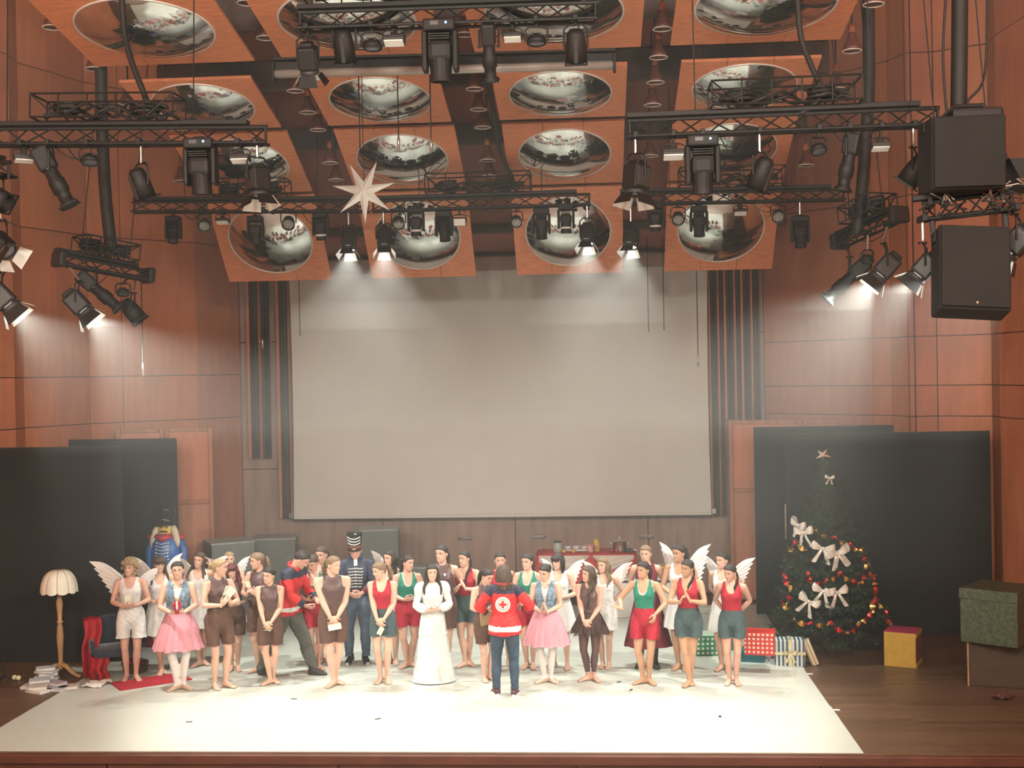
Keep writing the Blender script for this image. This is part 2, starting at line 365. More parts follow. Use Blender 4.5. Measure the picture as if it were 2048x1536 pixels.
truss('T5', *tz(744, 423, 1181, 409, YB), .15, 'black lighting truss in the middle over the stage, right of the white star', (.82, 2.35, .26), 12, seed=5)
truss('T6', *tz(1241, 409, 1690, 400, YB), .15, 'black lighting truss over the stage at right, below the upper right truss', (.85, 2.35, .26), 12, seed=6)

def pt_on(key, x_world):
    a, b, h = TR[key]; t = (x_world-a.x)/(b.x-a.x); return a+(b-a)*t
# --- fixture kinds; local frame of the housing: light leaves along -Z
def hang(r, key, c, rod=True, hook=None):
    """clamp and drop rod from the truss to the top of the yoke"""
    t = hook if hook is not None else pt_on(key, c.x)
    return t
def yoke(r, R, halfw, pivot, top, rad=.011):
    """U shaped yoke hanging from 'top' and gripping both sides of the housing"""
    ax = R @ Vector((1, 0, 0)); ax.z *= .3; ax.normalize(); c = pivot
    p = [c-ax*halfw, c-ax*halfw+Vector((0, 0, max(.05, top.z-c.z)*.8)), top-ax*halfw*.6, top, top+ax*halfw*.6, c+ax*halfw+Vector((0, 0, max(.05, top.z-c.z)*.8)), c+ax*halfw]
    MB().tube(p, rad, 6).build('yoke', 'fix', r)
def clamp(r, top, hook):
    if (hook-top).length > .02: MB().tube([top, hook], .014, 6).build('drop_rod', 'silver' if (hook-top).length > .12 else 'fix', r)
    MB().bevbox(hook+Vector((0, 0, .01)), (.05, .23, .06), .008).build('clamp', 'fix', r)
    for s in (-1, 1): MB().ball(top+Vector((s*.03, 0, 0)), .014, 6, 4).build('knob', 'fix', r)

FIX = {}
def fixture(kind, key, px, py, Y, aim, label, group, size=1.0, lit=0, hook=None, spec=None):
    c = P(px, py, Y)
    if hook is None: hook = pt_on(key, c.x)
    hook = Vector(hook)-c
    r = tag(empty({'fresnel': 'fresnel_spotlight', 'par': 'par_can', 'profile': 'profile_spotlight', 'ledpar': 'led_par_light', 'wash': 'ring_wash_light', 'flood': 'small_floodlight', 'mover': 'moving_head_light', 'minimover': 'moving_head_light'}[kind], c), label, 'stage light', group)
    R = frame_to(aim); s = size; T = lambda mb: [setattr(mb, 'v', [tuple(R @ (Vector(v)*s)) for v in mb.v]), mb][1]
    if kind == 'fresnel':
        T(MB().bevbox((0, 0, .05), (.21, .22, .26), .025).bevbox((0, .0, .20), (.15, .15, .06), .02)).build('housing', 'fix', r)
        T(MB().lathe([(.1, -.08), (.11, -.10), (.112, -.13), (.10, -.135), (.095, -.12)], 18)).build('front_ring', 'fix2', r, True)
        T(MB().lathe([(0.001, -.118), (.05, -.122), (.096, -.112)], 18)).build('lens', 'lit' if lit else 'lens', r, True)
        for k in range(4):
            a = k*PI/2; Q = Matrix.Rotation(a, 3, 'Z'); w0 = .10 if k % 2 else .085
            vs = [Q @ Vector(v) for v in ((-w0, .112, -.13), (w0, .112, -.13), (w0*1.35, .185, -.25), (-w0*1.35, .185, -.25), (-w0, .116, -.13), (w0, .116, -.13), (w0*1.35, .190, -.249), (-w0*1.35, .190, -.249))]
            T(MB().add(vs, [(0, 1, 2, 3)], 1).add(vs, [(7, 6, 5, 4), (0, 4, 5, 1), (1, 5, 6, 2), (2, 6, 7, 3), (3, 7, 4, 0)], 0)).build('barn_door', ['fix', 'flap'], r)
        for sx in (-1, 1): T(MB().bevbox((sx*.108, 0, .05), (.01, .17, .2), .004)).build('side_vent', 'fix2', r)
        top = Vector((0, 0, .30*s)); yoke(r, R, .125*s, R @ Vector((0, 0, .05*s)), top)
        if spec: MB().ball(R @ Vector((.02, -.118*s, .08*s)), .02, 8, 5).build('yellow_tag', 'yellow', r)
    elif kind == 'par':
        T(MB().lathe([(.001, .24), (.07, .24), (.10, .2), (.125, .06), (.13, -.14), (.122, -.14), (.118, -.02), (.001, -.01)], 18)).build('can', 'fix', r, True)
        fr = MB(); [fr.box((sx*.125, 0, -.15), (.02, .27, .02)) for sx in (-1, 1)]; [fr.box((0, sy*.125, -.15), (.27, .02, .02)) for sy in (-1, 1)]; T(fr).build('colour_frame', 'fix', r)
        T(MB().lathe([(.001, -.05), (.06, -.06), (.115, -.045)], 18)).build('lens', 'lens', r, True)
        T(MB().bevbox((.0, -.128, .02), (.05, .012, .3), .004)).build('side_strip', 'fix2', r)
        top = Vector((0, 0, .30*s)); yoke(r, R, .14*s, R @ Vector((0, 0, .02*s)), top)
    elif kind == 'profile':
        T(MB().bevbox((0, 0, .16), (.17, .19, .26), .03)).build('housing', 'fix', r)
        T(MB().lathe([(.07, .04), (.075, -.08), (.088, -.1), (.088, -.22), (.07, -.24), (.07, -.34), (.1, -.36), (.1, -.40), (.085, -.40), (.08, -.34)], 16)).build('lens_tube', 'fix', r, True)
        T(MB().lathe([(.001, -.36), (.08, -.355)], 16)).build('lens', 'lens', r, True)
        fr = MB(); fr.bevbox((0, 0, -.385), (.21, .21, .012), .004); T(fr).build('colour_frame', 'fix', r)
        for sx in (-1, 1): T(MB().tube([(sx*.08, 0, .02), (sx*.14, 0, .02)], .012, 6)).build('shutter_knob', 'fix2', r)
        top = Vector((0, 0, .26*s)); yoke(r, R, .115*s, R @ Vector((0, 0, .0)), top)
    elif kind == 'ledpar':
        T(MB().lathe([(.001, .12), (.05, .12), (.08, .08), (.095, .0), (.1, -.06), (.09, -.06), (.085, -.03), (.001, -.03)], 16)).build('housing', 'fix2', r, True)
        lm = MB().lathe([(.001, -.045), (.012, -.042), (.016, -.032)], 8); lm = T(lm).mesh('led', 'led', True)
        pts = [(0, 0)]+[(.033*math.cos(k*PI/3), .033*math.sin(k*PI/3)) for k in range(6)]+[(.064*math.cos(k*PI/6+.2), .064*math.sin(k*PI/6+.2)) for k in range(12)]
        for x, y in pts: obj('led', lm, r, R @ Vector((x*s, y*s, 0)))
        top = Vector((0, 0, .17*s)); yoke(r, R, .11*s, Vector((0, 0, 0)), top, .009)
    elif kind == 'wash':
        T(MB().lathe([(.001, .09), (.08, .09), (.12, .05), (.135, .0), (.13, -.035), (.11, -.04), (.10, -.02), (.001, -.015)], 18)).build('housing', 'fix', r, True)
        T(MB().lathe([(.001, -.03), (.07, -.032), (.105, -.025)], 18)).build('lens', 'lens', r, True)
        for k in range(6):
            a = k*PI/3; T(MB().bevbox((.1*math.cos(a), .1*math.sin(a), .07), (.03, .03, .05), .006)).build('heat_fin', 'fix2', r)
        top = Vector((0, 0, .2*s)); yoke(r, R, .15*s, Vector((0, 0, 0)), top, .011)
    elif kind == 'flood':
        T(MB().bevbox((0, 0, .02), (.2, .13, .05), .01)).build('housing', 'fix2', r)
        T(MB().bevbox((0, 0, -.012), (.18, .11, .014), .004)).build('diffuser', 'white', r)
        T(MB().bevbox((0, 0, .07), (.07, .06, .05), .01)).build('driver_box', 'fix', r)
        top = Vector((0, 0, .11*s)); yoke(r, R, .105*s, R @ Vector((0, 0, .02)), top, .008)
    elif kind in ('mover', 'minimover'):
        big = kind == 'mover'
        MB().bevbox((0, 0, .25*s), (.30*s, .26*s, .11*s), .02).build('base', 'fix', r)
        for sx in (-1, 1): MB().bevbox((sx*.145*s, 0, .02*s), (.05*s, .16*s, .38*s), .02).build('arm', 'fix', r)
        T(MB().bevbox((0, 0, .02), (.23, .23, .20), .05).lathe([(.11, -.05), (.10, -.2), (.108, -.26), (.09, -.262), (.085, -.22)], 18)).build('head', 'fix', r)
        T(MB().lathe([(.001, -.235), (.05, -.24), (.087, -.23)], 16)).build('lens', 'lens', r, True)
        for k in range(3): T(MB().bevbox((0, 0, .13+k*.022), (.2, .2, .01), .003)).build('heat_fin', 'fix2', r)
        if big:
            MB().ball((.07*s, -.133*s, .26*s), .012, 6, 4).build('status_led', 'dot', r); MB().bevbox((-.04*s, -.132*s, .26*s), (.08*s, .006, .04*s), .002).build('display', 'lens', r)
        if spec: T(MB().lathe([(.112, -.13), (.116, -.135), (.116, -.165), (.112, -.17)], 18)).build('white_band', 'white', r, True)
        top = Vector((0, 0, .31*s)); MB().bevbox(top, (.12*s, .1*s, .04*s), .01).build('bracket', 'fix', r)
    clamp(r, top, hook)
    if lit:
        d = Vector(aim).normalized(); l = light('SPOT', 'fresnel_beam', c+d*.135*s, c+d*3, lit, (.98, 1, .92), .05, 84, .5)
    return r

DN = Vector((0, 0, -1))
# upper left truss
fixture('flood', 'T2', 48, 320, YF, (.1, -.15, -1), 'tiny pale floodlight at the left end of the upper left truss', None, 1.0)
fixture('profile', 'T2', 103, 345, YF, (.5, .1, -1), 'long black profile spotlight tilted down right on the upper left truss', None, 1.0)
fixture('wash', 'T2', 180, 322, YF, (.1, -.3, -1), 'small ring shaped light under the upper left truss beside the black pipe', None, .7)
fixture('par', 'T2', 284, 374, YF, (.25, .35, -1), 'black can light hanging low under the upper left truss', None, .82)
fixture('mover', 'T2', 402, 338, YF, (.0, .1, -1), 'big black moving head light under the upper left truss', None, 1.0)
fixture('flood', 'T2', 480, 320, YF, (0, -.3, -1), 'tiny pale floodlight near the right end of the upper left truss', None, 1.0)
fixture('fresnel', 'T2', 516, 370, YF, (.1, -.1, -1), 'yellow-tagged barn door spotlight at the right end of the upper left truss', None, .95, spec=1)
# top middle truss
fixture('fresnel', 'T1', 617, 125, YF, (0, .5, -1), 'barn door spotlight at the left end of the top middle truss', None, .9)
fixture('par', 'T1', 689, 100, YF, (0, .5, -1), 'square looking black can light left of the ring light on the top middle truss', None, .85)
fixture('wash', 'T1', 745, 93, YF, (0, -.1, -1), 'flat ring shaped light on the left half of the top middle truss', None, .75)
fixture('flood', 'T1', 788, 84, YF, (0, -.3, -1), 'bright little floodlight left of the big moving head on the top middle truss', None, 1.1)
fixture('mover', 'T1', 881, 108, YF, (0, .1, -1), 'big black moving head light in the centre of the top middle truss', None, 1.08)
fixture('profile', 'T1', 978, 96, YF, (0, .5, -1), 'narrow black profile spotlight right of the centre moving head on the top truss', None, .85)
fixture('flood', 'T1', 1025, 77, YF, (0, -.3, -1), 'little floodlight right of the narrow profile spotlight on the top middle truss', None, .95)
fixture('wash', 'T1', 1073, 83, YF, (0, -.1, -1), 'flat ring shaped light on the right half of the top middle truss', None, .75)
fixture('par', 'T1', 1152, 100, YF, (0, .5, -1), 'square looking black can light at the right end of the top middle truss', None, .85)
# upper right truss
fixture('fresnel', 'T3', 1272, 365, YF, (-.1, -.1, -1), 'yellow-tagged barn door spotlight at the left end of the upper right truss', None, .98, spec=1)
fixture('flood', 'T3', 1347, 312, YF, (0, -.3, -1), 'pale floodlight left of the big moving head on the upper right truss', None, 1.1)
fixture('mover', 'T3', 1405, 335, YF, (0, .1, -1), 'big black moving head light under the upper right truss', None, 1.02)
fixture('par', 'T3', 1520, 355, YF, (-.35, .35, -1), 'black can light tilted left under the middle of the upper right truss', None, .85)
fixture('wash', 'T3', 1637, 300, YF, (.2, -.5, -1), 'small round lamp with yoke under the upper right truss', None, .62)
fixture('profile', 'T3', 1698, 315, YF, (-.2, .1, -1), 'long black profile spotlight beside the tall black pipe at right', None, .85)
fixture('flood', 'T3', 1761, 296, YF, (0, -.3, -1), 'tiny pale floodlight near the right end of the upper right truss', None, .9)
fixture('par', 'T3', 1827, 346, YF, (-.7, .3, -1), 'black can light tilted left beside the square loudspeaker', None, .85)
# stage truss left
L4 = 'black moving head lights under the trusses over the stage'
fixture('minimover', 'T4', 347, 462, YB, (.1, -.5, -1), 'dark moving head light farthest left under the left stage truss', L4, .72)
fixture('ledpar', 'T4', 409, 450, YB, (.1, -.75, -.6), 'round dotted light at the left end of the left stage truss', None, .95)
fixture('flood', 'T4', 445, 444, YB, (0, -.3, -1), 'tiny bright floodlight left of the first mirrored dome on the left stage truss', None, 1.0)
fixture('minimover', 'T4', 511, 462, YB, (0, .1, -1), 'faint moving head light in front of the leftmost lowest dome', L4, .72)
fixture('ledpar', 'T4', 577, 446, YB, (.1, -.75, -.6), 'round dotted light in front of the leftmost lowest dome', None, 1.0)
fixture('minimover', 'T4', 641, 455, YB, (0, .2, -1), 'moving head light at the right rim of the leftmost lowest dome', L4, .72, spec=1)
fixture('fresnel', 'T4', 698, 486, YB, (0, -.27, -1), 'lit barn door spotlight left of the white star point, under the left stage truss', None, .9, lit=K_STAGE)
# stage truss middle
fixture('fresnel', 'T5', 768, 484, YB, (.05, -.27, -1), 'lit barn door spotlight at the left rim of the second lowest dome', None, .9, lit=K_STAGE)
fixture('ledpar', 'T5', 797, 446, YB, (.1, -.6, -.7), 'round dotted light left of two moving heads on the middle stage truss', None, .95)
fixture('minimover', 'T5', 832, 446, YB, (0, .1, -1), 'moving head light with white band left of the second dome centre', L4, .74, spec=1)
fixture('minimover', 'T5', 888, 455, YB, (.1, -.1, -1), 'plain moving head light right of the second dome centre', L4, .78)
fixture('flood', 'T5', 919, 444, YB, (0, -.9, -.4), 'square white floodlight facing the hall on the middle stage truss', None, .95)
fixture('ledpar', 'T5', 1033, 443, YB, (0, -.7, -.6), 'round dotted light left of the third lowest dome', None, .85)
fixture('minimover', 'T5', 1083, 450, YB, (.0, -.1, -1), 'plain moving head light at the left of the third lowest dome', L4, .78)
fixture('minimover', 'T5', 1132, 440, YB, (0, .1, -1), 'moving head light with white band in front of the third lowest dome', L4, .74, spec=1)
fixture('fresnel', 'T5', 1175, 473, YB, (-.05, -.27, -1), 'lit barn door spotlight at the right of the third lowest dome', None, .9, lit=K_STAGE)
# stage truss right
fixture('fresnel', 'T6', 1262, 480, YB, (-.1, -.27, -1), 'lit barn door spotlight between the third and the rightmost lowest dome', None, .9, lit=K_STAGE)
fixture('minimover', 'T6', 1311, 437, YB, (0, .1, -1), 'moving head light left of the rightmost lowest dome', L4, .72, spec=1)
fixture('ledpar', 'T6', 1356, 437, YB, (0, -.7, -.6), 'round dotted light at the left rim of the rightmost lowest dome', None, .95)
fixture('minimover', 'T6', 1398, 445, YB, (0, -.1, -1), 'plain moving head light in front of the rightmost lowest dome', L4, .78)
fixture('flood', 'T6', 1481, 426, YB, (0, -.4, -1), 'tiny bright floodlight over the right half of the rightmost lowest dome', None, .95)
fixture('ledpar', 'T6', 1556, 432, YB, (0, -.75, -.5), 'round dotted light right of the rightmost lowest dome', None, .95)
fixture('minimover', 'T6', 1600, 466, YB, (0, -.3, -1), 'moving head light farthest right under the right stage truss', L4, .8)

# side towers: short tilted trusses on thick hoses
YL, YR = 15.2, 15.2
truss('TL', P(120, 528, YL-.4), P(292, 560, YL+.5), .12, 'short tilted truss hung on the black pipe at far left', (.22, .95, .2), 6, seed=7)
truss('TR', P(1682, 492, YR+.5), P(1796, 440, YR-.6), .12, 'short tilted truss hung on the tall black pipe at right', (.3, .95, .2), 6, seed=8)
truss('TS', P(1846, 440, 11.9), P(2030, 418, 11.7), .16, 'short cluttered truss between the two black loudspeaker boxes at right', None, 6, seed=9)
for nm, key in (('bumper', 'TL'), ('bumper', 'TR')):
    a, b, h = TR[key]
    for p_, q in ((a, b), (b, a)):
        d = (q-p_).normalized(); ang = math.atan2(d.y, d.x)
        root = [o for o in bpy.data.objects if o.name.startswith('lighting_truss') and (o.location-a).length < 1e-4][0]
        MB().bevbox((-.02 if p_ is a else (b-a).length+.02, 0, h/2), (.10, .26, .2), .03).build(nm, 'metal', root)
fixture('fresnel', 'TL', 160, 612, YL-.2, (.62, .15, -.75), 'lit barn door spotlight shining right, under the tilted truss at far left', None, 1.05, lit=K_SIDE, hook=pt_on('TL', P(160, 600, YL).x))
fixture('profile', 'TL', 192, 578, YL, (.75, .2, -.7), 'black profile spotlight behind the lit spotlight under the left tilted truss', None, .95, hook=pt_on('TL', P(192, 600, YL).x))
fixture('wash', 'TL', 246, 586, YL+.1, (.1, -.4, -1), 'small round lamp at the right of the left tilted truss', None, .6)
fixture('par', 'TL', 268, 626, YL+.3, (.6, .1, -.8), 'unlit black can light lowest on the left tilted truss', None, .85)
fixture('profile', 'TR', 1700, 556, YR+.2, (-.75, .1, -.7), 'unlit profile spotlight pointing left under the right tilted truss', None, 1.0)
fixture('fresnel', 'TR', 1768, 540, YR-.2, (-.62, .1, -.72), 'brightly lit barn door spotlight under the right tilted truss', None, 1.05, lit=K_SIDE)
fixture('wash', 'TR', 1735, 520, YR, (-.3, -.2, -1), 'small dark lamp above the lit spotlight on the right tilted truss', None, .6)
fixture('fresnel', 'TS', 1846, 540, 11.9, (-.62, .2, -.72), 'lit barn door spotlight just left of the hanging loudspeaker slab', None, .85, lit=K_SIDE*.6)
fixture('fresnel', 'TS', 2030, 490, 11.7, (-.6, .3, -.75), 'lit barn door spotlight at the right frame edge beside the loudspeaker slab', None, .95, lit=K_SIDE*.6)
# lamps at the left frame edge on a truss outside the picture
truss('TE', P(-170, 350, 12.0), P(20, 352, 11.6), .13, 'end of a short truss at the left frame edge', None, 5, seed=11)
fixture('fresnel', 'TE', 8, 600, 11.9, (.6, .2, -.7), 'lit barn door spotlight cut by the left frame edge', None, .95, lit=K_SIDE*.6)
fixture('fresnel', 'TE', 4, 492, 11.7, (.7, -.2, -.6), 'unlit barn door spotlight at the left frame edge above the lit one', None, .85)
fixture('par', 'TE', -4, 396, 11.6, (.8, -.1, -.5), 'black can light cut by the left frame edge, highest of three', None, .8)

# thick hoses
def hose(pts, rad, name, label, cat='hose', ry=None):
    b = Vector(pts[0]); r = [Vector(p)-b for p in pts]; fine = []
    n = len(r)
    for i in range(n-1):
        p0, p1, p2, p3 = r[max(i-1, 0)], r[i], r[i+1], r[min(i+2, n-1)]
        for t in range(6):
            u = t/6; fine.append(.5*((2*p1)+(p2-p0)*u+(2*p0-5*p1+4*p2-p3)*u*u+(3*p1-p0-3*p2+p3)*u**3))
    fine.append(r[-1])
    return tag(MB().tube(fine, rad, 10, ry=ry).build(name, 'rubber', None, True, b), label, cat)
h0 = P(202, 150, YL)
hose([Vector((h0.x, YL, 12.95)), Vector((h0.x, YL, 10.5)), h0, P(206, 300, YL), P(212, 400, YL), P(222, 495, YL+.05)], .078, 'cable_hose', 'thick black hose hanging down to the tilted truss at far left')
h0 = P(1738, 130, YR)
hose([Vector((h0.x, YR, 12.95)), Vector((h0.x, YR, 10.5)), h0, P(1730, 300, YR), P(1722, 400, YR), P(1714, 470, YR+.05)], .075, 'cable_hose', 'thick black pipe hanging down to the tilted truss at right')
hose([P(1920, -60, 11.9), P(1919, 100, 11.9), P(1917, 250, 11.9)], .078, 'cable_hose', 'widest black pipe running down to the square loudspeaker at right')
hose([P(243, -30, 12.6), P(248, 60, 12.6), P(262, 120, 12.55), P(285, 180, 12.5), P(302, 222, YF), P(330, 243, YF)], .032, 'power_cable', 'thick curved cable dropping into the basket of the upper left truss', 'cable')
hose([P(1594, -30, 12.6), P(1601, 70, 12.6), P(1622, 130, 12.55), P(1640, 175, 12.5), P(1632, 205, YF), P(1600, 228, YF)], .03, 'power_cable', 'thick curved cable dropping into the basket of the upper right truss', 'cable')
hose([P(975, 160, 17.0), P(990, 240, 17.5), P(1000, 300, 17.9), P(1022, 350, YB), P(1030, 375, YB)], .03, 'power_cable', 'curved cable dropping into the basket of the middle stage truss', 'cable')
hose([P(1893, -30, 11.8), P(1886, 120, 11.8), P(1897, 260, 11.8)], .012, 'power_cable', 'thin cable beside the widest black pipe, on its left', 'cable')
hose([P(1975, -30, 11.8), P(1969, 150, 11.8), P(1935, 205, 11.8), P(1940, 250, 11.8)], .012, 'power_cable', 'thin cable curving in from the right to the square loudspeaker', 'cable')
M['silvergrey'] = mat('silver_grey_tube', (.42, .41, .38), .4, .3, var=.04)
# long tube under the top truss
a, b = P(548, 148, 14.0), P(1229, 130, 14.0); L = (b-a).length; ang = -math.asin((b.z-a.z)/L)
r = tag(empty('roller_tube', a, (0, ang, 0)), 'long grey roller tube hanging below the top middle truss', 'tube')
MB().tube([(0, 0, 0), (L, 0, 0)], .05, 12).build('roller', 'silvergrey', r, True)
MB().bevbox((L/2, .06, .09), (L, .14, .1), .01).build('case', 'fix', r); MB().bevbox((L/2, .0, .17), (L*1.005, .05, .03), .006).build('top_rail', 'fix', r)
for x in (.0, L): MB().bevbox((x, .02, .03), (.03, .16, .2), .008).build('end_bracket', 'fix', r)
for x in (.4, L-.4): MB().tube([(x, 0, .18), (x, 0, .9)], .008, 5).build('hanger_wire', 'rubber', r)
# loudspeakers at right
def speaker(c, dims, rot, label, name='loudspeaker', extra=True):
    r = tag(empty(name, c, rot), label, 'loudspeaker')
    w_, d_, h_ = dims
    MB().bevbox((0, d_*.02, 0), (w_, d_*.94, h_), .02).build('cabinet', 'black', r)
    MB().bevbox((0, -d_/2-.004, 0), (w_*.94, .02, h_*.95), .008).build('grille', 'black', r)
    if extra: MB().ball((w_*.02, -d_/2-.015, -h_*.43), .018, 8, 5).build('badge', 'silver', r)
    for sx in (-1, 1): MB().bevbox((sx*(w_/2+.01), 0, h_*.4), (.02, .12, .1), .005).build('rig_plate', 'metal', r)
    return r
r = speaker(P(1922, 312, 11.7), (.66, .6, .66), (math.radians(2), 0, math.radians(-2)), 'square black loudspeaker box hung on the widest pipe at right', extra=False)
MB().bevbox((.12, .05, .36), (.46, .4, .12), .03).build('top_cover', 'fix', r)
MB().tube([(-.2, 0, .33), (-.05, .0, .46), (.2, 0, .46), (.3, 0, .33)], .02, 6).build('handle_cable', 'rubber', r)
speaker(P(1941, 545, 11.5), (.63, .35, .80), (math.radians(-14), math.radians(4), math.radians(-3)), 'tall black loudspeaker slab tilted down below the cluttered truss at right')
wd = tag(empty('wedge_speaker', P(2040, 348, 11.9)), 'black wedge shaped speaker right of the square loudspeaker', 'loudspeaker')
MB().add([(-.16, -.2, .12), (.25, -.2, .12), (.25, -.2, -.16), (-.02, -.2, -.16), (-.16, .2, .12), (.25, .2, .12), (.25, .2, -.16), (-.02, .2, -.16)], [(3, 2, 1, 0), (4, 5, 6, 7), (0, 1, 5, 4), (1, 2, 6, 5), (2, 3, 7, 6), (3, 0, 4, 7)]).build('cabinet', 'fix', wd)
MB().tube([(-.1, 0, .1), (-.16, 0, .3), (-.3, .0, .3)], .012, 5).build('bracket', 'metal', wd)
ts = [o for o in bpy.data.objects if o.name.startswith('lighting_truss') and o.get('label', '').startswith('short cluttered')][0]
rr = random.Random(5)
for k in range(16):
    x = rr.uniform(.0, .8); z = rr.uniform(-.05, .2)
    MB().tube([(x+rr.uniform(-.08, .08)+.03*t, -.12+rr.uniform(-.03, .03), z+rr.uniform(-.07, .07)) for t in range(6)], .009, 5).build('cable_tangle', 'rubber' if k % 3 else 'silver', ts)
for x in (.08, .72): MB().bevbox((x, 0, .3), (.05, .1, .4), .01).build('hanger_plate', 'metal', ts); MB().bevbox((x, 0, -.16), (.05, .1, .36), .01).build('hanger_plate', 'metal', ts)

# bell lamps in the gaps between the reflectors
bell = [(.001, .30), (.06, .30), (.07, .27), (.075, .2), (.10, .15), (.145, .06), (.155, 0.0), (.148, .0), (.138, .06), (.09, .14), (.001, .16)]
def lamp(px, py, Y, label, s=.72):
    c = P(px, py, Y); r = tag(empty('bell_lamp', c), label, 'ceiling lamp', 'bell lamps between the ceiling reflectors')
    zc = float(np.interp(Y, [q[0] for q in cprof], [q[1] for q in cprof])) if CX0 < c.x < CX1 else 11.0
    MB().lathe([(a_*s, z*s) for a_, z in bell], 18).build('shade', 'bell', r, True)
    MB().lathe([(.15*s, .012*s), (.166*s, .006*s), (.168*s, -.006*s), (.148*s, -.01*s), (.143*s, .004*s)], 20).build('rim', 'rim', r, True)
    MB().ball((0, 0, .08*s), .05*s, 8, 6).build('bulb', 'white', r, True)
    MB().lathe([(.001, .44*s), (.055*s, .44*s), (.06*s, .30*s), (.001, .3*s)], 10).build('socket', 'orange', r, True)
    MB().tube([(0, 0, .43*s), (0, 0, max(.5, zc-c.z))], .012, 5).build('cord', 'rubber', r)
def lamps(tab, where):
    for k, (px, py, Y) in enumerate(tab): lamp(px, py, Y, 'bell lamp %s, %s from the front' % (where, ORD[k]))
lamps([(105, 55, 14.2), (189, 138, 15.2), (256, 207, 16.1), (362, 363, 18.3)], 'left of the leftmost reflector column')
lamps([(494, 6, 13.9), (531, 76, 14.9), (591, 182, 16.2), (616, 225, 16.8), (636, 260, 17.2), (660, 326, 18.0), (672, 360, 18.5)], 'between first and second reflector columns')
lamps([(924, 5, 13.9), (929, 69, 14.9), (949, 178, 16.2), (957, 219, 16.8), (965, 255, 17.2), (975, 321, 18.0), (979, 352, 18.5)], 'between second and third reflector columns')
lamps([(1325, 58, 14.8), (1317, 115, 15.5), (1311, 165, 16.1), (1305, 210, 16.6), (1300, 312, 18.0)], 'between third and rightmost reflector columns')
lamps([(1747, 9, 14.0), (1704, 102, 15.0), (1672, 178, 16.1), (1612, 331, 18.2)], 'right of the rightmost reflector column')

# hanging ropes with small weights
def rope(px, y0, y1, Y, label, weight=True):
    a, b = P(px, y0, Y), P(px, y1, Y); a.z = max(a.z, float(np.interp(Y, [q[0] for q in cprof], [q[1] for q in cprof]))+.02) if px > 300 else a.z; a.x = b.x; r = tag(empty('pull_cord', b), label, 'cord')
    MB().tube([(0, 0, 0), (0, 0, a.z-b.z)], .008, 5).build('rope', 'rubber', r)
    if weight: MB().lathe([(.001, -.16), (.016, -.15), (.02, -.02), (.008, .02)], 8).build('toggle', 'silver', r, True)
rope(600, 430, 672, 21.5, 'short cord hanging over the left edge of the projection screen', False)
rope(1297, 440, 664, 21.5, 'cord hanging over the screen, left one of the close pair at right', False)
rope(1328, 440, 661, 21.5, 'cord hanging over the screen, right one of the close pair at right', False)
rope(1396, 470, 715, 20.6, 'longest cord hanging at the right edge of the screen with toggle')
rope(525, 560, 680, 21.5, 'thin cord with pale tip hanging in front of the left slats')
rope(286, 552, 728, YL+.44, 'cord with silver tip hanging below the left tilted truss')
rope(720, 150, 300, 15.22, 'thin wire hanging in front of the second reflector column', False)
rope(862, 150, 280, 15.22, 'thin wire with a hook in front of the second column dome', True)
rope(797, 150, 275, 15.22, 'thin wire ending at the top of the second column dome', True)

# paper star
r = tag(empty('paper_star', P(728, 383, 15.22)), 'white seven-pointed paper star hanging in front of the reflectors', 'star')
def spike_set(n, R1, R0, th, ang0, radii=None):
    for k in range(n):
        a0 = ang0+2*PI*k/n; R = radii[k] if radii else R1; h = PI/n
        tip = Vector((R*math.cos(a0), 0, R*math.sin(a0))); l = Vector((R0*math.cos(a0-h), 0, R0*math.sin(a0-h))); q = Vector((R0*math.cos(a0+h), 0, R0*math.sin(a0+h)))
        f, b = Vector((0, -th, 0)), Vector((0, th, 0))
        MB().add([tip, l, q, f, b], [(0, 3, 1), (0, 2, 3), (0, 1, 4), (0, 4, 2)]).build('point', 'white', r)
spike_set(7, .40, .125, .10, -PI/2+.02, [.405, .405, .405, .405, .39, .405, .405])
MB().tube([(0, 0, .1), (0, 0, 2.6)], .005, 5).build('wire', 'rubber', r)

# projection screen
YS = 22.55
a, b = P(588, 1037, YS), P(1423, 1030, YS); zt = 6.02
zb = (a.z+b.z)/2; r = tag(empty('projection_screen', ((a.x+b.x)/2, YS, zb)), 'large blank beige projection screen hanging at the back of the stage', 'screen')
W_ = b.x-a.x; H_ = zt-zb
MB().grid(lambda u, v: ((u-.5)*W_*(1-.006*math.sin(v*PI)), .012*math.sin(v*9)*0+.02*math.sin(u*PI), .04+v*(H_-.04)), 24, 12).build('cloth', 'screen', r, True)
MB().bevbox((0, -.01, .02), (W_*1.0, .035, .05), .01).build('bottom_bar', 'screen', r)
for sx in (-1, 1): MB().bevbox((sx*(W_/2+.05), 0, .06), (.08, .05, .1), .01).build('end_cap', 'silver', r)
MB().bevbox((0, .06, H_+.13), (W_*1.02, .2, .26), .02).build('case', 'back', r)
# wall sockets
for k, (px, py, n) in enumerate(((931, 1076, 7), (1077, 1073, 6), (1292, 1073, 6))):
    r = tag(empty('socket_strip', P(px, py, BACK_Y-.06)), 'pale socket strip on the back wall, %s of three' % ('leftmost', 'middle', 'rightmost')[k], 'socket')
    MB().bevbox((0, 0, 0), (.27, .04, .05), .006).build('plate', 'silver', r)
    for j in range(n): MB().bevbox((-.11+.22*j/(n-1), -.02, 0), (.022, .02, .03), .003).build('outlet', 'fix2', r)

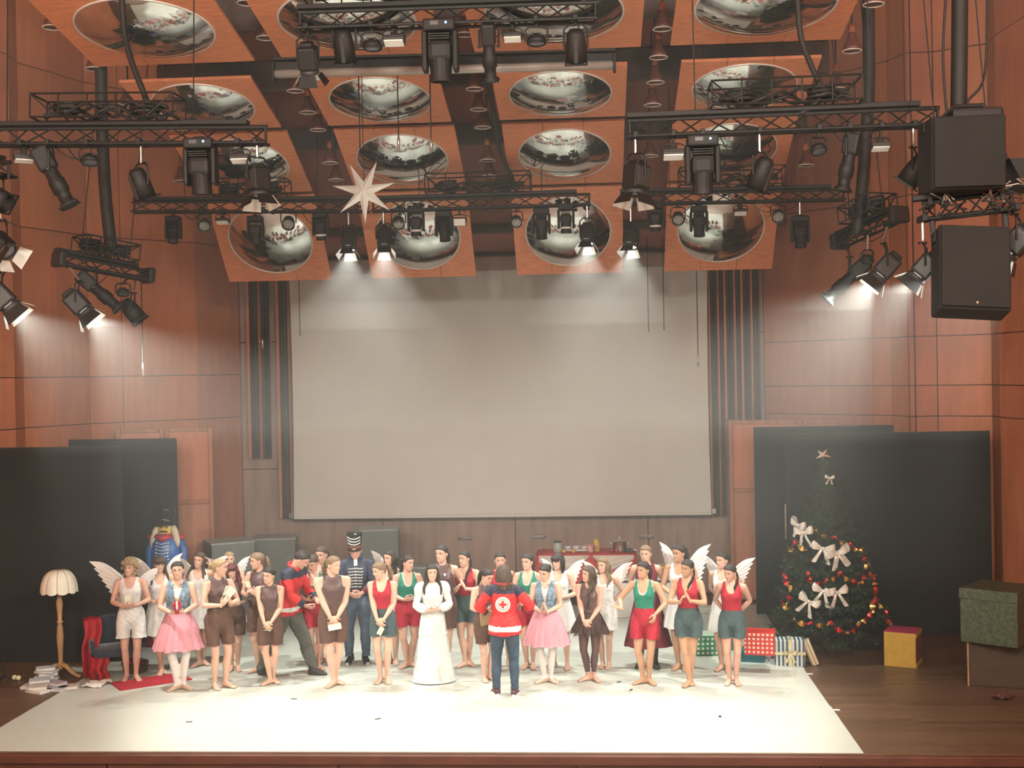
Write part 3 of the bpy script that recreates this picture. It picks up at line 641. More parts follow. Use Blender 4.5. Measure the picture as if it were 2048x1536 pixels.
# ================================================================== FLOOR COVER AND SCENERY
mL, mR = G(47, 1430).x-.02, G(1728, 1508).x
r = tag(empty('dance_mat', ((mL+mR)/2, FRONT_Y, 0)), 'large white vinyl dance mat laid over the dark plank stage', 'dance mat')
yy = [FRONT_Y+.02, 15.15, 17.0, 18.85, 20.5, 21.75]
for k in range(5):
    MB().bevbox((0, (yy[k]+yy[k+1])/2-FRONT_Y, .004), (mR-mL-.02*(k % 2), yy[k+1]-yy[k]-.006, .008), .002).build('vinyl_strip', 'mat', r)
for k, (px, py) in enumerate(((588, 1398), (378, 1444), (756, 1438), (1238, 1364), (1262, 1380), (1440, 1433), (533, 1325))):
    tag(MB().bevbox((0, 0, .002), (.075, .03, .004), .001).build('tape_mark', 'black', None, loc=G(px, py, .008), rot=(0, 0, .3*k)), 'tiny dark tape mark on the white mat, '+('in front of the shorter brown person', 'leftmost one near the front edge', 'in front of the bowed red top', 'left one of a close pair at right', 'right one of a close pair at right', 'farthest right near the front edge', 'farthest back at left between the feet')[k], 'tape mark', 'tape marks on the dance mat')
for px, py, s in ((1618, 1348, 'behind the other'), (1671, 1420, 'nearer the front')):
    tag(MB().bevbox((0, 0, .002), (.10, .05, .004), .001).build('tape_tab', 'white', None, loc=G(px, py, 0)), 'white tape tab at the right mat edge, the one '+s, 'tape')
def flat(px0, px1, py, Y, label, handle=None):
    a, b = P(px0, py, Y), P(px1, py, Y); w_, h_ = b.x-a.x, (P((px0+px1)/2, py, Y).z)
    r = tag(empty('black_flat', ((a.x+b.x)/2, Y, 0)), label, 'stage flat')
    MB().bevbox((0, 0, h_/2), (w_, .06, h_), .01).build('board', 'black', r)
    for sx in (-1, 1): MB().bevbox((sx*(w_/2-.04), .05, h_/2), (.06, .05, h_-.04), .006).build('stile', 'metal', r)
    MB().bevbox((0, 0, h_+.006), (w_, .05, .012), .003).build('top_rail', 'fix2', r)
    MB().bevbox((0, .35, .03), (w_*.8, .6, .05), .01).build('foot', 'metal', r)
    MB().tube([(0, .6, .05), (0, .06, h_*.6)], .02, 6).build('brace', 'metal', r)
    if handle: MB().bevbox((-w_/2-.01, -.03, handle), (.025, .05, .55), .006).build('handle', 'silver', r)
flat(-110, 242, 896, 17.6, 'wide black flat nearest at left, behind the floor lamp')
flat(26, 352, 880, 19.9, 'black flat behind the left one, beside the nutcracker figure')
flat(1507, 1826, 853, 20.9, 'tall black flat at right partly hidden behind the wider one')
flat(1569, 1979, 866, 19.3, 'widest black flat right behind the decorated tree', 1.75)

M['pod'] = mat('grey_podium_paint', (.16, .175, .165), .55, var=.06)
M['podtop'] = mat('paler_grey_podium_top', (.36, .385, .375), .5, var=.08)  # top board set to a paler grey than the body
def podium(px, py_top, Y, dims, rz, label):
    c = P(px, py_top, Y); h = c.z; r = tag(empty('podium_box', (c.x, Y, 0), math.radians(rz)), label, 'podium')
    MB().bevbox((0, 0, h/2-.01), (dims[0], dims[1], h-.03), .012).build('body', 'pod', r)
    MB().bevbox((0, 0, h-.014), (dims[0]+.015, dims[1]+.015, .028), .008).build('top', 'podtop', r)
podium(457, 1080, 20.4, (.72, .68), 30, 'tall grey podium box farthest left, set at an angle')
podium(551, 1072, 21.3, (.74, .66), 9, 'tall grey podium box, middle one of three tall ones')
podium(757, 1055, 21.7, (.72, .6), 7, 'tallest grey podium box behind the man in the tall black hat')
podium(858, 1130, 21.5, (.6, .5), -6, 'low grey podium box half hidden behind the woman in the long white dress')

# ------------------------------------------------------------------ floor lamp
M['oak'] = mat('turned_light_wood', (.46, .27, .13), .45, var=.12, scale=6, stretch=(4, 4, .7))
M['shade'] = mat('cream_lamp_shade_cloth', (.80, .79, .68), .7, var=.04)
c = G(122, 1352); s = depth(c)/FPX
r = tag(empty('floor_lamp', c), 'wooden floor lamp with scalloped cream dome shade before the black flat', 'floor lamp')
zs = (1352-1182)*s
MB().lathe([(.03, .10), (.045, .14), (.03, .2), (.036, .35), (.05, .55), (.038, .7), (.028, .74), (.05, .76), (.028, .78), (.036, .9), (.048, 1.02), (.03, 1.12), (.02, zs+.04)], 14).build('pole', 'oak', r, True)
for k in range(3):
    a = -.35+k*2*PI/3; MB().tube([(0, 0, .16), (.09*math.cos(a), .09*math.sin(a), .15), (.2*math.cos(a), .2*math.sin(a), .07), (.31*math.cos(a), .31*math.sin(a), .025), (.36*math.cos(a), .36*math.sin(a), .03)], [.035, .035, .03, .026, .02], 8).build('leg', 'oak', r, True)
sh = empty('lamp_shade', (0, 0, zs)); sh.parent = r; NP = 10; hs = (1182-1139)*s; Rr = .245
for k in range(NP):
    def fn(u, v, k=k):
        a = 2*PI*(k+u)/NP; t = v*PI/2; rad = Rr*(math.cos(t*.92)**.75) if v < 1 else .03
        rad = max(rad, .03)*(1-.0*u); sc = -.025*math.sin(u*PI)*(1-v)**3; bul = 1+.035*math.sin(u*PI)
        return (rad*bul*math.cos(a), rad*bul*math.sin(a), hs*math.sin(t)*.98+sc-.0)
    MB().grid(fn, 5, 9).build('panel', 'shade', sh, True)
    a = 2*PI*k/NP; MB().tube([(max(Rr*(math.cos(v*PI/2*.92)**.75), .03)*math.cos(a)*1.005, max(Rr*(math.cos(v*PI/2*.92)**.75), .03)*math.sin(a)*1.005, hs*math.sin(v*PI/2)*.98) for v in [i/8 for i in range(9)]], .004, 5).build('rib', 'oak', sh)
MB().lathe([(.001, hs+.045), (.012, hs+.04), (.018, hs+.02), (.035, hs-.005), (.001, hs-.01)], 10).build('finial', 'oak', r, True)

# ------------------------------------------------------------------ armchair with red sequin cloth
M['navy'] = mat('navy_velvet', (.020, .028, .052), .8, var=.2, scale=10, sheen=.3)
M['sequin'] = mat('red_sequin_cloth', (.55, .02, .03), .3, .25, var=.35, scale=90, bump=.6, bscale=160)
c = G(228, 1352); r = tag(empty('armchair', c, math.radians(28)), 'dark navy armchair on thin legs beside the first winged girl', 'armchair'); r.scale = (.92, .92, .92)
MB().bevbox((0, 0, .40), (.60, .58, .12), .045).build('seat', 'navy', r, True)
MB().grid(lambda u, v: (.34*math.sin((u-.5)*2.9), .30*math.cos((u-.5)*2.9)+.03*v, .36+v*(.48-.20*abs(u-.5)**2*4)), 16, 8).grid(lambda u, v: (.39*math.sin((.5-u)*2.9), .35*math.cos((.5-u)*2.9)+.03*v, .34+v*(.50-.20*abs(u-.5)**2*4)), 16, 8).build('backrest', 'navy', r, True)
MB().tube([(.365*math.sin((u-.5)*2.9), .325*math.cos((u-.5)*2.9)+.03, .85-.2*abs(u-.5)**2*4) for u in [i/16 for i in range(17)]], .03, 8).build('back_piping', 'navy', r, True)
for sx in (-1, 1):
    MB().bevbox((sx*.32, -.02, .50), (.07, .5, .2), .03).build('armrest', 'navy', r, True)
    for sy in (-1, 1): MB().tube([(sx*.24, sy*.22, .35), (sx*.29, sy*.27, 0)], [.018, .012], 8).build('leg', 'fix', r)
r = tag(empty('red_sequin_cloth', c+Vector((0, 0, 0)), math.radians(28)), 'red sequin cloth draped over the left of the navy armchair', 'cloth'); r.scale = (.92, .92, .92)
def cl(u, v):
    t = v*1.15; x = -.42+.27*u; y = .24-.02*u
    wz = .018*math.sin(u*14+v*5)+.01*math.sin(v*19)
    if t < .28: z = .885-.04*abs(u-.5); y = .38-.25*(t/.28)*.4+wz
    else: z = .88-(t-.28)*.95; y = .25-.13*math.sin((t-.28)*2.2)+wz-.03
    if t > .5: x = x-.05*(t-.5)+.03*math.sin(v*7)
    return (x+wz*.6, y-.07-.22*(1-u)*min(1, t), max(z, .02))
MB().grid(cl, 18, 26).build('cloth', 'sequin', r, True)
MB().grid(lambda u, v: cl(u*.9, v*.25) if v < .0 else (-.38+.28*u+.02*math.sin(v*9), -.26+.05*math.sin(u*9)+.03*v, .36-.35*v), 14, 10).build('hanging_end', 'sequin', r, True)
# wicker basket under the chair with red parcel
M['wick'] = mat('dark_wicker', (.14, .06, .035), .7, var=.3, scale=60)
c = G(228, 1352); c = c+Vector((.22, .22, 0))
r = tag(empty('wicker_basket', c), 'round dark wicker basket under the navy armchair', 'basket')
for k in range(6): MB().lathe([((.15+.006*k)+.012*math.cos(t*PI/3), .02+k*.024+.012*math.sin(t*PI/3)) for t in range(7)], 18).build('coil', 'wick', r, True)
tag(MB().bevbox((0, 0, .10), (.2, .16, .15), .03).build('red_parcel', mat('glossy_red_wrap', (.40, .02, .03), .25), None, loc=c+Vector((0, 0, .02))), 'glossy red parcel in the dark wicker basket', 'parcel')
# red carpet runner
M['carpet'] = mat('red_carpet_pile', (.42, .012, .025), .95, var=.15, scale=40, bump=.3, bscale=300)
cs = [G(p, q) for p, q in ((220, 1368), (241, 1383), (385, 1361), (362, 1347))]; cc = sum(cs, Vector())/4
q = [v-cc for v in cs]; mb = MB()
mb.add([v+Vector((0, 0, .009)) for v in q]+[v*.995+Vector((0, 0, .022)) for v in q], [(0, 1, 5, 4), (1, 2, 6, 5), (2, 3, 7, 6), (3, 0, 4, 7), (4, 5, 6, 7)])
tag(mb.build('red_carpet', 'carpet', None, loc=cc), 'red carpet runner lying at the left mat edge under the winged girl', 'carpet')

# ------------------------------------------------------------------ books, bottle, ball and paper at the left
M['paper'] = mat('book_paper', (.74, .72, .66), .8, var=.06, scale=30)
covers = [mat('book_cover', cx, .5, var=.08) for cx in ((.68, .68, .70), (.45, .44, .52), (.62, .58, .5), (.55, .6, .64), (.75, .74, .7))]
bk = [(95, 1360, 0, 'lowest book of the stack next to the lamp foot'), (93, 1360, 1, 'second book up in the stack next to the lamp foot'), (96, 1360, 2, 'third book up in the stack next to the lamp foot'), (94, 1360, 3, 'fourth book up in the stack next to the lamp foot'), (92, 1360, 4, 'topmost book of the stack next to the lamp foot'),
      (78, 1384, 0, 'pale book lying nearest the front in the pile'), (76, 1382, 1, 'book on top of the front pair of books'), (80, 1374, 2, 'white book slanting over the front pair of books'), (112, 1380, 0, 'book lying right of the front pair'), (110, 1374, 1, 'white book on the book right of the front pair'), (138, 1376, 0, 'open white book at the right end of the pile on the mat edge'), (66, 1375, 0, 'book sticking out at the left end of the pile')]
rr = random.Random(3)
for px, py, lv, lb in bk:
    g = G(px, py); th = .035; dims = (rr.uniform(.24, .30), rr.uniform(.17, .22), th)
    r = tag(empty('book', g+Vector((0, 0, lv*th*1.02+.002)), rr.uniform(-.5, .5)), lb, 'book', 'books in the pile beside the floor lamp')
    cm = covers[rr.randrange(5)]
    MB().bevbox((0, 0, th/2), (dims[0]-.012, dims[1]-.012, th-.008), .003).build('pages', 'paper', r)
    MB().box((0, 0, .002), (dims[0], dims[1], .004)).box((0, 0, th-.002), (dims[0], dims[1], .004)).box((-dims[0]/2, 0, th/2), (.004, dims[1], th)).build('cover', cm, r)
M['glass'] = mat('greenish_clear_plastic', (.55, .66, .60), .15, var=.05, alpha=.55)
c = G(158, 1346); r = tag(empty('plastic_bottle', c+Vector((0, 0, .045))), 'clear plastic bottle lying on the floor behind the lamp leg', 'bottle')
mx = Matrix.Rotation(PI/2, 4, 'Y') @ Matrix.Rotation(.15, 4, 'X')
MB().lathe([(.001, -.13), (.04, -.125), (.044, -.06), (.040, -.02), (.044, .03), (.04, .08), (.015, .12), (.014, .14)], 14, 0, mx).build('bottle_body', 'glass', r, True)
MB().lathe([(.017, .135), (.017, .16), (.001, .162)], 10, 0, mx).build('cap', 'white', r, True)
M['lemon'] = mat('pale_yellow_felt', (.72, .70, .38), .9, var=.1, scale=40)
for k, (px, py) in enumerate(((29, 1360), (37, 1361))):
    c = G(px, py); r = tag(empty('yellow_ball', c), 'small pale yellow ball on dark floor at far left, %s one' % ('left', 'right')[k], 'ball')
    MB().ball((0, 0, .035), .035, 12, 8).build('ball', 'lemon', r, True); MB().tube([(.035*math.sin(t*.5)*math.cos(1.2*math.sin(t)), .035*math.cos(t*.5), .035+.034*math.sin(1.2*math.sin(t))*math.sin(t*.5)) for t in range(13)], .002, 4).build('seam', 'white', r)
for k, (px, py, lb) in enumerate(((188, 1372, 'crumpled white paper sheet on the mat below the armchair'), (202, 1366, 'second paper sheet right under the armchair leg'), (2004, 1394, 'dark scrap of paper on the planks below the brown box'))):
    g = G(px, py, .009); rr = random.Random(k); tab = [[rr.uniform(0, .03) for _ in range(8)] for _ in range(8)]
    tag(MB().grid(lambda u, v: ((u-.5)*.28, (v-.5)*.22, tab[int(u*7)][int(v*7)]+.004), 7, 7).build('paper_sheet', 'paper' if k < 2 else 'wick', None, loc=g, rot=(0, 0, .5*k)), lb, 'paper')
c = G(8, 1372); r = tag(empty('microphone_stand', c), 'thin black stand foot at the far left frame edge', 'stand')
for k in range(3): MB().tube([(0, 0, .16), (.17*math.cos(k*2.1+.5), .17*math.sin(k*2.1+.5), .012)], .01, 6).build('leg', 'fix', r)
MB().tube([(0, 0, .1), (0, 0, .4)], .012, 6).build('pole', 'fix', r)

# ------------------------------------------------------------------ nutcracker figure
M['blue'] = mat('bright_blue_paint', (.035, .14, .42), .35, var=.08); M['nred'] = mat('red_paint', (.5, .03, .06), .4); M['nyel'] = mat('yellow_face_paint', (.75, .52, .12), .4); M['fur'] = mat('cream_fake_hair', (.75, .68, .5), .9, var=.15, scale=40, bump=.6, bscale=90)
M['shinyblack'] = mat('shiny_black_foil', (.012, .012, .012), .12, var=.1, bump=.4, bscale=9)
c = G(338, 1290); s = depth(c)/FPX; z = lambda py: (1290-py)*s
r = tag(empty('nutcracker_figure', c), 'large blue nutcracker soldier figure with shiny black hat beside the black flat', 'figure')
MB().lathe([(.05, .14), (.22, .15), (.23, .5), (.20, z(1140)), (.235, z(1120)), (.225, z(1085)), (.12, z(1066))], 20).build('coat', 'blue', r, True)
MB().bevbox((0, 0, .07), (.55, .42, .14), .02).build('plinth', 'nred', r)
for sx in (-1, 1):
    MB().tube([(sx*.2, 0, z(1076)), (sx*.27, -.02, z(1100)), (sx*.26, -.06, z(1150)), (sx*.22, -.12, z(1190))], [.06, .06, .055, .045], 10).build('arm', 'blue', r, True)
    MB().ball((sx*.22, -.13, z(1196)), .05, 10, 7).build('hand', 'nyel', r, True)
    MB().lathe([(.001, .05), (.07, .03), (.085, -.01), (.06, -.03), (.001, -.03)], 12, 0, Matrix.Translation((sx*.22, 0, z(1074)))).build('epaulette', 'nred', r, True)
    MB().tube([(sx*.10, -.03, z(1048)), (sx*.15, -.06, z(1062)), (sx*.19, -.08, z(1080)), (sx*.21, -.10, z(1092))], [.04, .055, .05, .02], 10).build('hair', 'fur', r, True)
    for k in range(6): MB().ball((sx*.09, -.235+.012*abs(k-3), z(1082+k*6.5)), .014, 8, 5).build('button', 'white', r, True)
for k in range(5): MB().tube([(-.085, -.235, z(1082+k*6.5)), (0, -.255, z(1084+k*6.5)), (.085, -.235, z(1082+k*6.5))], .006, 5).build('braid', 'white', r, True)
MB().tube([(-.12, -.12, z(1070)), (0, -.19, z(1074)), (.12, -.12, z(1070))], [.04, .06, .04], 8).build('collar', 'nred', r, True)
MB().bevbox((0, -.02, z(1058)), (.21, .2, .19), .05).build('head', 'nyel', r, True)
MB().tube([(-.06, -.135, z(1061)), (0, -.145, z(1060)), (.06, -.135, z(1061))], .011, 6).build('moustache', 'shinyblack', r, True)
for sx in (-1, 1): MB().ball((sx*.045, -.12, z(1053)), .013, 8, 5).build('eye', 'shinyblack', r, True)
MB().lathe([(.12, 0), (.125, .02), (.12, .08), (.14, .2), (.145, .235), (.13, .26), (.001, .27)], 18, 0, Matrix.Translation((0, -.02, z(1047)))).build('hat', 'shinyblack', r, True)
MB().lathe([(.12, 0), (.15, -.005), (.175, -.02), (.15, -.012), (.12, -.01)], 18, 0, Matrix.Translation((0, -.05, z(1045)))).build('visor', 'shinyblack', r, True)
MB().tube([(-.11, -.12, z(1040)), (0, -.17, z(1036)), (.11, -.12, z(1040))], .008, 6).build('chain', 'silver', r, True)

# ------------------------------------------------------------------ table with red cloth
M['red'] = mat('red_table_cloth', (.60, .045, .03), .65, var=.12, scale=3); M['organza'] = mat('white_organza', (.80, .75, .68), .6, var=.05, alpha=.8)
YT = 21.2; a, b = P(1072, 1105, YT), P(1272, 1106, YT); zt = P(1170, 1109, YT).z; wT = b.x-a.x; x0 = (a.x+b.x)/2
r = tag(empty('trestle_table', (x0, YT+.35, 0)), 'dark legged table under the red cloth at the back', 'table')
MB().bevbox((0, 0, zt-.03), (wT-.04, .68, .04), .008).build('tabletop', 'oak', r)
for sx in (-1, 1):
    for sy in (-1, 1): MB().bevbox((sx*(wT/2-.08), sy*.28, (zt-.05)/2), (.05, .05, zt-.05), .006).build('leg', 'fix', r)
r = tag(empty('red_tablecloth', (x0, YT+.35, 0)), 'red tablecloth with white gathered swags over the back table', 'tablecloth')
def tcl(u, v):
    a_ = 2*PI*u; cx, cy = math.cos(a_), math.sin(a_); k = 1/max(abs(cx), abs(cy)); px_, py_ = cx*k, cy*k
    if v < .3: t = v/.3; return (px_*t*wT/2, py_*t*.35, zt+.012)
    t = (v-.3)/.7; w_ = .022*t*math.sin(u*46)+.02*t
    return (px_*(wT/2+.008+w_), py_*(.358+w_), zt+.012-t*.52*(1+.06*math.sin(u*17)))
MB().grid(tcl, 96, 12).build('cloth', 'red', r, True)
def swag(x0_, x1_, d0, d1, nm='swag'):
    def fn(u, v):
        x = x0_+(x1_-x0_)*u; dep = float(np.interp(u, [0, .55, 1] if d0 > d1 else [0, .4, 1], [d0*.3, d0, .03] if d0 > d1 else [.03, d1, d1*.25])); z_ = zt-.01-dep*v
        return (x, -.375-.03*math.sin(v*PI)-.012*math.sin(v*22+u*3)-.012, z_)
    MB().grid(fn, 14, 16).build(nm, 'organza', r, True)
swag(-wT/2+.05, .06, .36, .05); swag(.12, wT/2-.04, .05, .30)
mb = MB(); mb.grid(lambda u, v: (.09+.06*(u-.5)*(1+4*v), -.40-.015*math.sin(u*20), zt-.01-.42*v), 8, 8); mb.build('swag_tail', 'red', r, True)
def on_table(px, dy=0): return Vector((P(px, 1100, YT).x, YT+.12+dy, zt+.016))
c = on_table(1115, .05); r = tag(empty('glass_jar', c), 'clear glass jar with lid at the left of the red table', 'jar')
MB().lathe([(.001, 0), (.075, .0), (.08, .02), (.08, .13), (.06, .16), (.06, .18)], 16).build('jar_body', 'glass', r, True); MB().lathe([(.064, .175), (.066, .2), (.001, .205)], 14).build('lid', 'fix2', r, True)
c = on_table(1152, .2); r = tag(empty('serving_tray', c), 'long white tray with crockery in the middle of the red table', 'tray')
MB().bevbox((0, 0, .02), (.46, .2, .03), .01).build('tray', 'white', r)
for k in range(3): tag(MB().lathe([(.001, .0), (.05, .0), (.07, .05), (.066, .05), (.045, .01), (.001, .008)], 14).build('white_bowl', 'white', None, True, c+Vector((-.15+.15*k, 0, .036))), 'small white bowl on the long tray, %s of three' % ('left', 'middle', 'right')[k], 'bowl', 'white bowls on the tray')
M['pink'] = mat('pink_white_glaze', (.72, .35, .34), .3, var=.3, scale=20); M['ocre'] = mat('orange_yellow_glaze', (.78, .45, .06), .35, var=.08)
c = on_table(1181); r = tag(empty('pink_mug', c), 'pink and white mug left of the yellow pot on the red table', 'mug')
MB().lathe([(.001, 0), (.055, 0), (.06, .02), (.06, .15), (.054, .15), (.052, .02), (.001, .015)], 16).build('mug_body', 'pink', r, True); MB().tube([(.058, 0, .12), (.1, 0, .11), (.1, 0, .05), (.058, 0, .035)], .008, 6).build('handle', 'pink', r, True)
c = on_table(1193, .1); r = tag(empty('yellow_pot', c), 'orange yellow canister between pink mug and steel pot', 'canister')
MB().lathe([(.001, 0), (.06, 0), (.065, .02), (.065, .17), (.055, .19)], 16).build('canister_body', 'ocre', r, True); MB().lathe([(.06, .18), (.06, .205), (.02, .21), (.001, .23)], 14).build('lid', 'nyel', r, True)
c = on_table(1240, .08); r = tag(empty('cooking_pot', c), 'steel cooking pot with lid at the right of the red table', 'pot')
MB().lathe([(.001, 0), (.115, 0), (.12, .02), (.12, .17), (.127, .175)], 20).build('pot_body', 'silver', r, True); MB().lathe([(.127, .176), (.12, .19), (.04, .205), (.001, .208)], 20).build('lid', 'silver', r, True); MB().lathe([(.008, .2), (.008, .225), (.022, .235), (.015, .25), (.001, .252)], 10).build('knob', 'white', r, True)
for sx in (-1, 1): MB().tube([(sx*.12, -.03, .15), (sx*.165, -.025, .155), (sx*.165, .025, .155), (sx*.12, .03, .15)], .008, 6).build('handle', 'white', r, True)
for k, (px, mm, lb) in enumerate(((1223, 'nred', 'red apple left of the steel pot'), (1234, 'nred', 'red apple in front of the steel pot'), (1147, 'ocre', 'orange in front of the white tray, right one'), (1128, 'ocre', 'orange in front of the glass jar'))):
    r = tag(empty('apple' if mm == 'nred' else 'orange_fruit', on_table(px, -.03 if k != 0 else .02)), lb, 'fruit'); MB().lathe([(.001, .004), (.02, 0), (.035, .015), (.038, .035), (.028, .062), (.008, .062), (.001, .056)], 14).build('flesh', mm, r, True); MB().tube([(0, 0, .055), (.004, 0, .078)], .003, 5).build('stem', 'wick', r)
r = tag(empty('grey_grater', on_table(1259, .02)), 'small grey steel utensil lying right of the cooking pot', 'utensil'); MB().bevbox((0, 0, .035), (.12, .07, .06), .01).build('grater_body', 'fix2', r); MB().tube([(.06, 0, .04), (.13, 0, .03)], .012, 6).build('handle', 'white', r)
# white table with yellow tub
cW = P(1325, 1151, 20.9); r = tag(empty('white_table', (P(1292, 1151, 20.9).x, 20.9, 0)), 'low table fully covered by white cloth right of the red one', 'table')
hW = cW.z
MB().bevbox((0, 0, hW-.015), (1.15, .6, .03), .008).build('tabletop', 'white', r)
MB().grid(lambda u, v: (lambda a_: ((.56+.02*math.sin(u*60)*v)*max(-1, min(1, 1.35*math.cos(a_))), (.29+.02*math.sin(u*60)*v)*max(-1, min(1, 1.35*math.sin(a_))), (hW-.05)*(1-v)+.012))(2*PI*u), 80, 6).build('skirt_cloth', 'white', r, True)
MB().bevbox((0, -.302, hW-.05), (1.13, .012, .035), .004).build('front_rail', 'fix2', r)
M['tub'] = mat('yellow_plastic', (.82, .72, .10), .35, var=.03)
r = tag(empty('yellow_tub', (P(1322, 1150, 20.9).x, 20.85, hW)), 'bright yellow plastic tub on the white table', 'tub')
MB().lathe([(.001, 0), (.075, 0), (.10, .14), (.112, .142), (.112, .155), (.096, .155), (.07, .01), (.001, .01)], 18).build('tub_body', 'tub', r, True); MB().tube([(.1, 0, .14), (.05, -.0, .2), (-.05, 0, .2), (-.1, 0, .14)], .005, 5).build('handle', 'white', r)

# ------------------------------------------------------------------ gift boxes
def wrap(name, c1, c2, scale, kind='check', rough=.35, width=.5):
    m, t, b = nt(name); N, L = t.nodes, t.links; b.inputs['Roughness'].default_value = rough
    tc = N.new('ShaderNodeTexCoord'); sx = N.new('ShaderNodeSeparateXYZ'); L.new(tc.outputs['Object'], sx.inputs[0])
    def band(out, k):
        m1 = N.new('ShaderNodeMath'); m1.operation = 'MULTIPLY'; m1.inputs[1].default_value = k; L.new(out, m1.inputs[0])
        f = N.new('ShaderNodeMath'); f.operation = 'FRACT'; L.new(m1.outputs[0], f.inputs[0])
        g = N.new('ShaderNodeMath'); g.operation = 'GREATER_THAN'; g.inputs[1].default_value = width; L.new(f.outputs[0], g.inputs[0]); return g.outputs[0]
    mx = N.new('ShaderNodeMix'); mx.data_type = 'RGBA'; mx.inputs[6].default_value = (*c1, 1); mx.inputs[7].default_value = (*c2, 1)
    if kind == 'dots':
        vo = N.new('ShaderNodeTexVoronoi'); vo.inputs['Scale'].default_value = scale; vo.inputs['Randomness'].default_value = .3; L.new(tc.outputs['Object'], vo.inputs['Vector'])
        g = N.new('ShaderNodeMath'); g.operation = 'LESS_THAN'; g.inputs[1].default_value = .33; L.new(vo.outputs['Distance'], g.inputs[0]); L.new(g.outputs[0], mx.inputs[0])
    elif kind == 'stripe': L.new(band(sx.outputs[0], scale), mx.inputs[0])
    else:
        xy = N.new('ShaderNodeMath'); xy.operation = 'ADD'; L.new(sx.outputs[0], xy.inputs[0]); L.new(sx.outputs[1], xy.inputs[1])
        mn = N.new('ShaderNodeMath'); mn.operation = 'MINIMUM'; L.new(band(xy.outputs[0], scale), mn.inputs[0]); L.new(band(sx.outputs[2], scale), mn.inputs[1]); L.new(mn.outputs[0], mx.inputs[0])
    L.new(mx.outputs[2], b.inputs['Base Color']); return m
M['foil'] = mat('gold_foil', (.80, .55, .16), .22, .9, var=.2, scale=30); M['foilred'] = mat('red_foil', (.75, .06, .05), .2, .8, var=.2, scale=30)
M['satin'] = mat('champagne_satin', (.74, .70, .62), .35, .15, var=.08, scale=20)
def bow_mb(s):
    """two loops, two tails and a knot"""
    parts = []
    for sx in (-1, 1):
        parts.append(('loop', MB().grid(lambda u, v: (sx*s*(.06+.52*math.sin(u*PI)*(.7+.3*math.cos((v-.5)*2))), -.04*s-.14*s*math.sin(u*2*PI)-.03*s, s*((v-.5)*.42*(.35+.65*math.sin(u*PI))+.12*math.sin(u*PI))), 12, 4)))
        parts.append(('tail', MB().grid(lambda u, v: (sx*s*(.05+.30*u+.11*(v-.5)*(1+u)), -.05*s-.05*s*math.sin(u*5), -s*(.02+.75*u+.10*abs(v-.5)*u*-1)), 8, 3)))
    parts.append(('knot', MB().ball((0, -.07*s, 0), (.09*s, .08*s, .10*s), 8, 6)))
    return parts
def gift(px, py, dims, rz, material, label, z=0.0, ribbon=None, bow=0, tilt=None, lid=True):
    c = G(px, py, z); r = tag(empty('gift_box', c, (tilt[0], tilt[1], math.radians(rz)) if tilt else math.radians(rz)), label, 'gift box', 'wrapped presents under the tree')
    w_, d_, h_ = dims
    MB().bevbox((0, d_/2, h_/2*(.8 if lid else 1)), (w_, d_, h_*(.8 if lid else 1)), .008).build('box', material, r)
    if lid: MB().bevbox((0, d_/2, h_*.9), (w_+.012, d_+.012, h_*.2), .008).build('lid', material, r)
    if ribbon:
        MB().box((0, d_/2, h_/2+.002), (.045, d_+.022, h_+.008)).build('ribbon', ribbon, r); MB().box((0, d_/2, h_*.5), (w_+.022, d_+.022, .04)).build('ribbon', ribbon, r)
    if bow:
        for nm, mb in bow_mb(bow): o = mb.build('bow_'+nm, ribbon or 'foil', r, True); o.location = (0, -.02, h_*.5)
    return r
wg = wrap('green_check_wrap', (.02, .22, .10), (.72, .75, .66), 15, width=.48); wr_ = wrap('red_check_wrap', (.48, .03, .025), (.70, .48, .38), 17, width=.5)
wp = wrap('beige_green_plaid_wrap', (.10, .18, .08), (.62, .52, .38), 13, width=.35); wd_ = wrap('polka_dot_wrap', (.66, .60, .56), (.25, .03, .09), 14, 'dots'); ws = wrap('blue_white_stripe_wrap', (.03, .10, .16), (.66, .66, .58), 18, 'stripe', width=.5)
M['teal'] = mat('teal_wrap', (.018, .16, .20), .3, var=.08)
gift(1418, 1313, (.36, .34, .30), 6, wg, 'green and white checked box in front of the grey one')
gift(1462, 1302, (.30, .30, .30), -4, wrap('green_wide_check_wrap', (.02, .2, .1), (.7, .72, .62), 11, width=.5), 'second green checked box behind the girl at far right')
gift(1418, 1268, (.26, .26, .40), 3, mat('silver_grey_wrap', (.42, .42, .37), .4, var=.15, scale=30), 'tall silver grey box behind the green checked one')
gift(1516, 1311, (.34, .30, .26), -8, wp, 'beige and green plaid box carrying the red checked box')
gift(1519, 1311, (.40, .34, .30), -10, wr_, 'red and white checked box with lid on top of the plaid box', z=.262)
gift(1505, 1326, (.32, .26, .17), -14, M['teal'], 'low teal box lying in front of the plaid box', lid=False)
gift(1543, 1318, (.18, .16, .27), 5, wd_, 'small pale box with dark polka dots beside the teal one', lid=False)
gift(1581, 1333, (.40, .26, .36), -4, ws, 'blue and white striped box with gold ribbon and bow', ribbon=mat('pale_gold_ribbon', (.75, .68, .42), .3, .4), bow=.17, lid=False)
gift(1632, 1331, (.10, .26, .34), -6, wrap('gold_stripe_wrap', (.42, .30, .10), (.7, .64, .5), 22, 'stripe', width=.4), 'slim gold striped box leaning against the blue striped one', lid=False, tilt=(0, -.38))
gift(1560, 1288, (.22, .18, .12), 20, M['white'], 'small white box tucked under the tree branches behind the dotted one', lid=False)
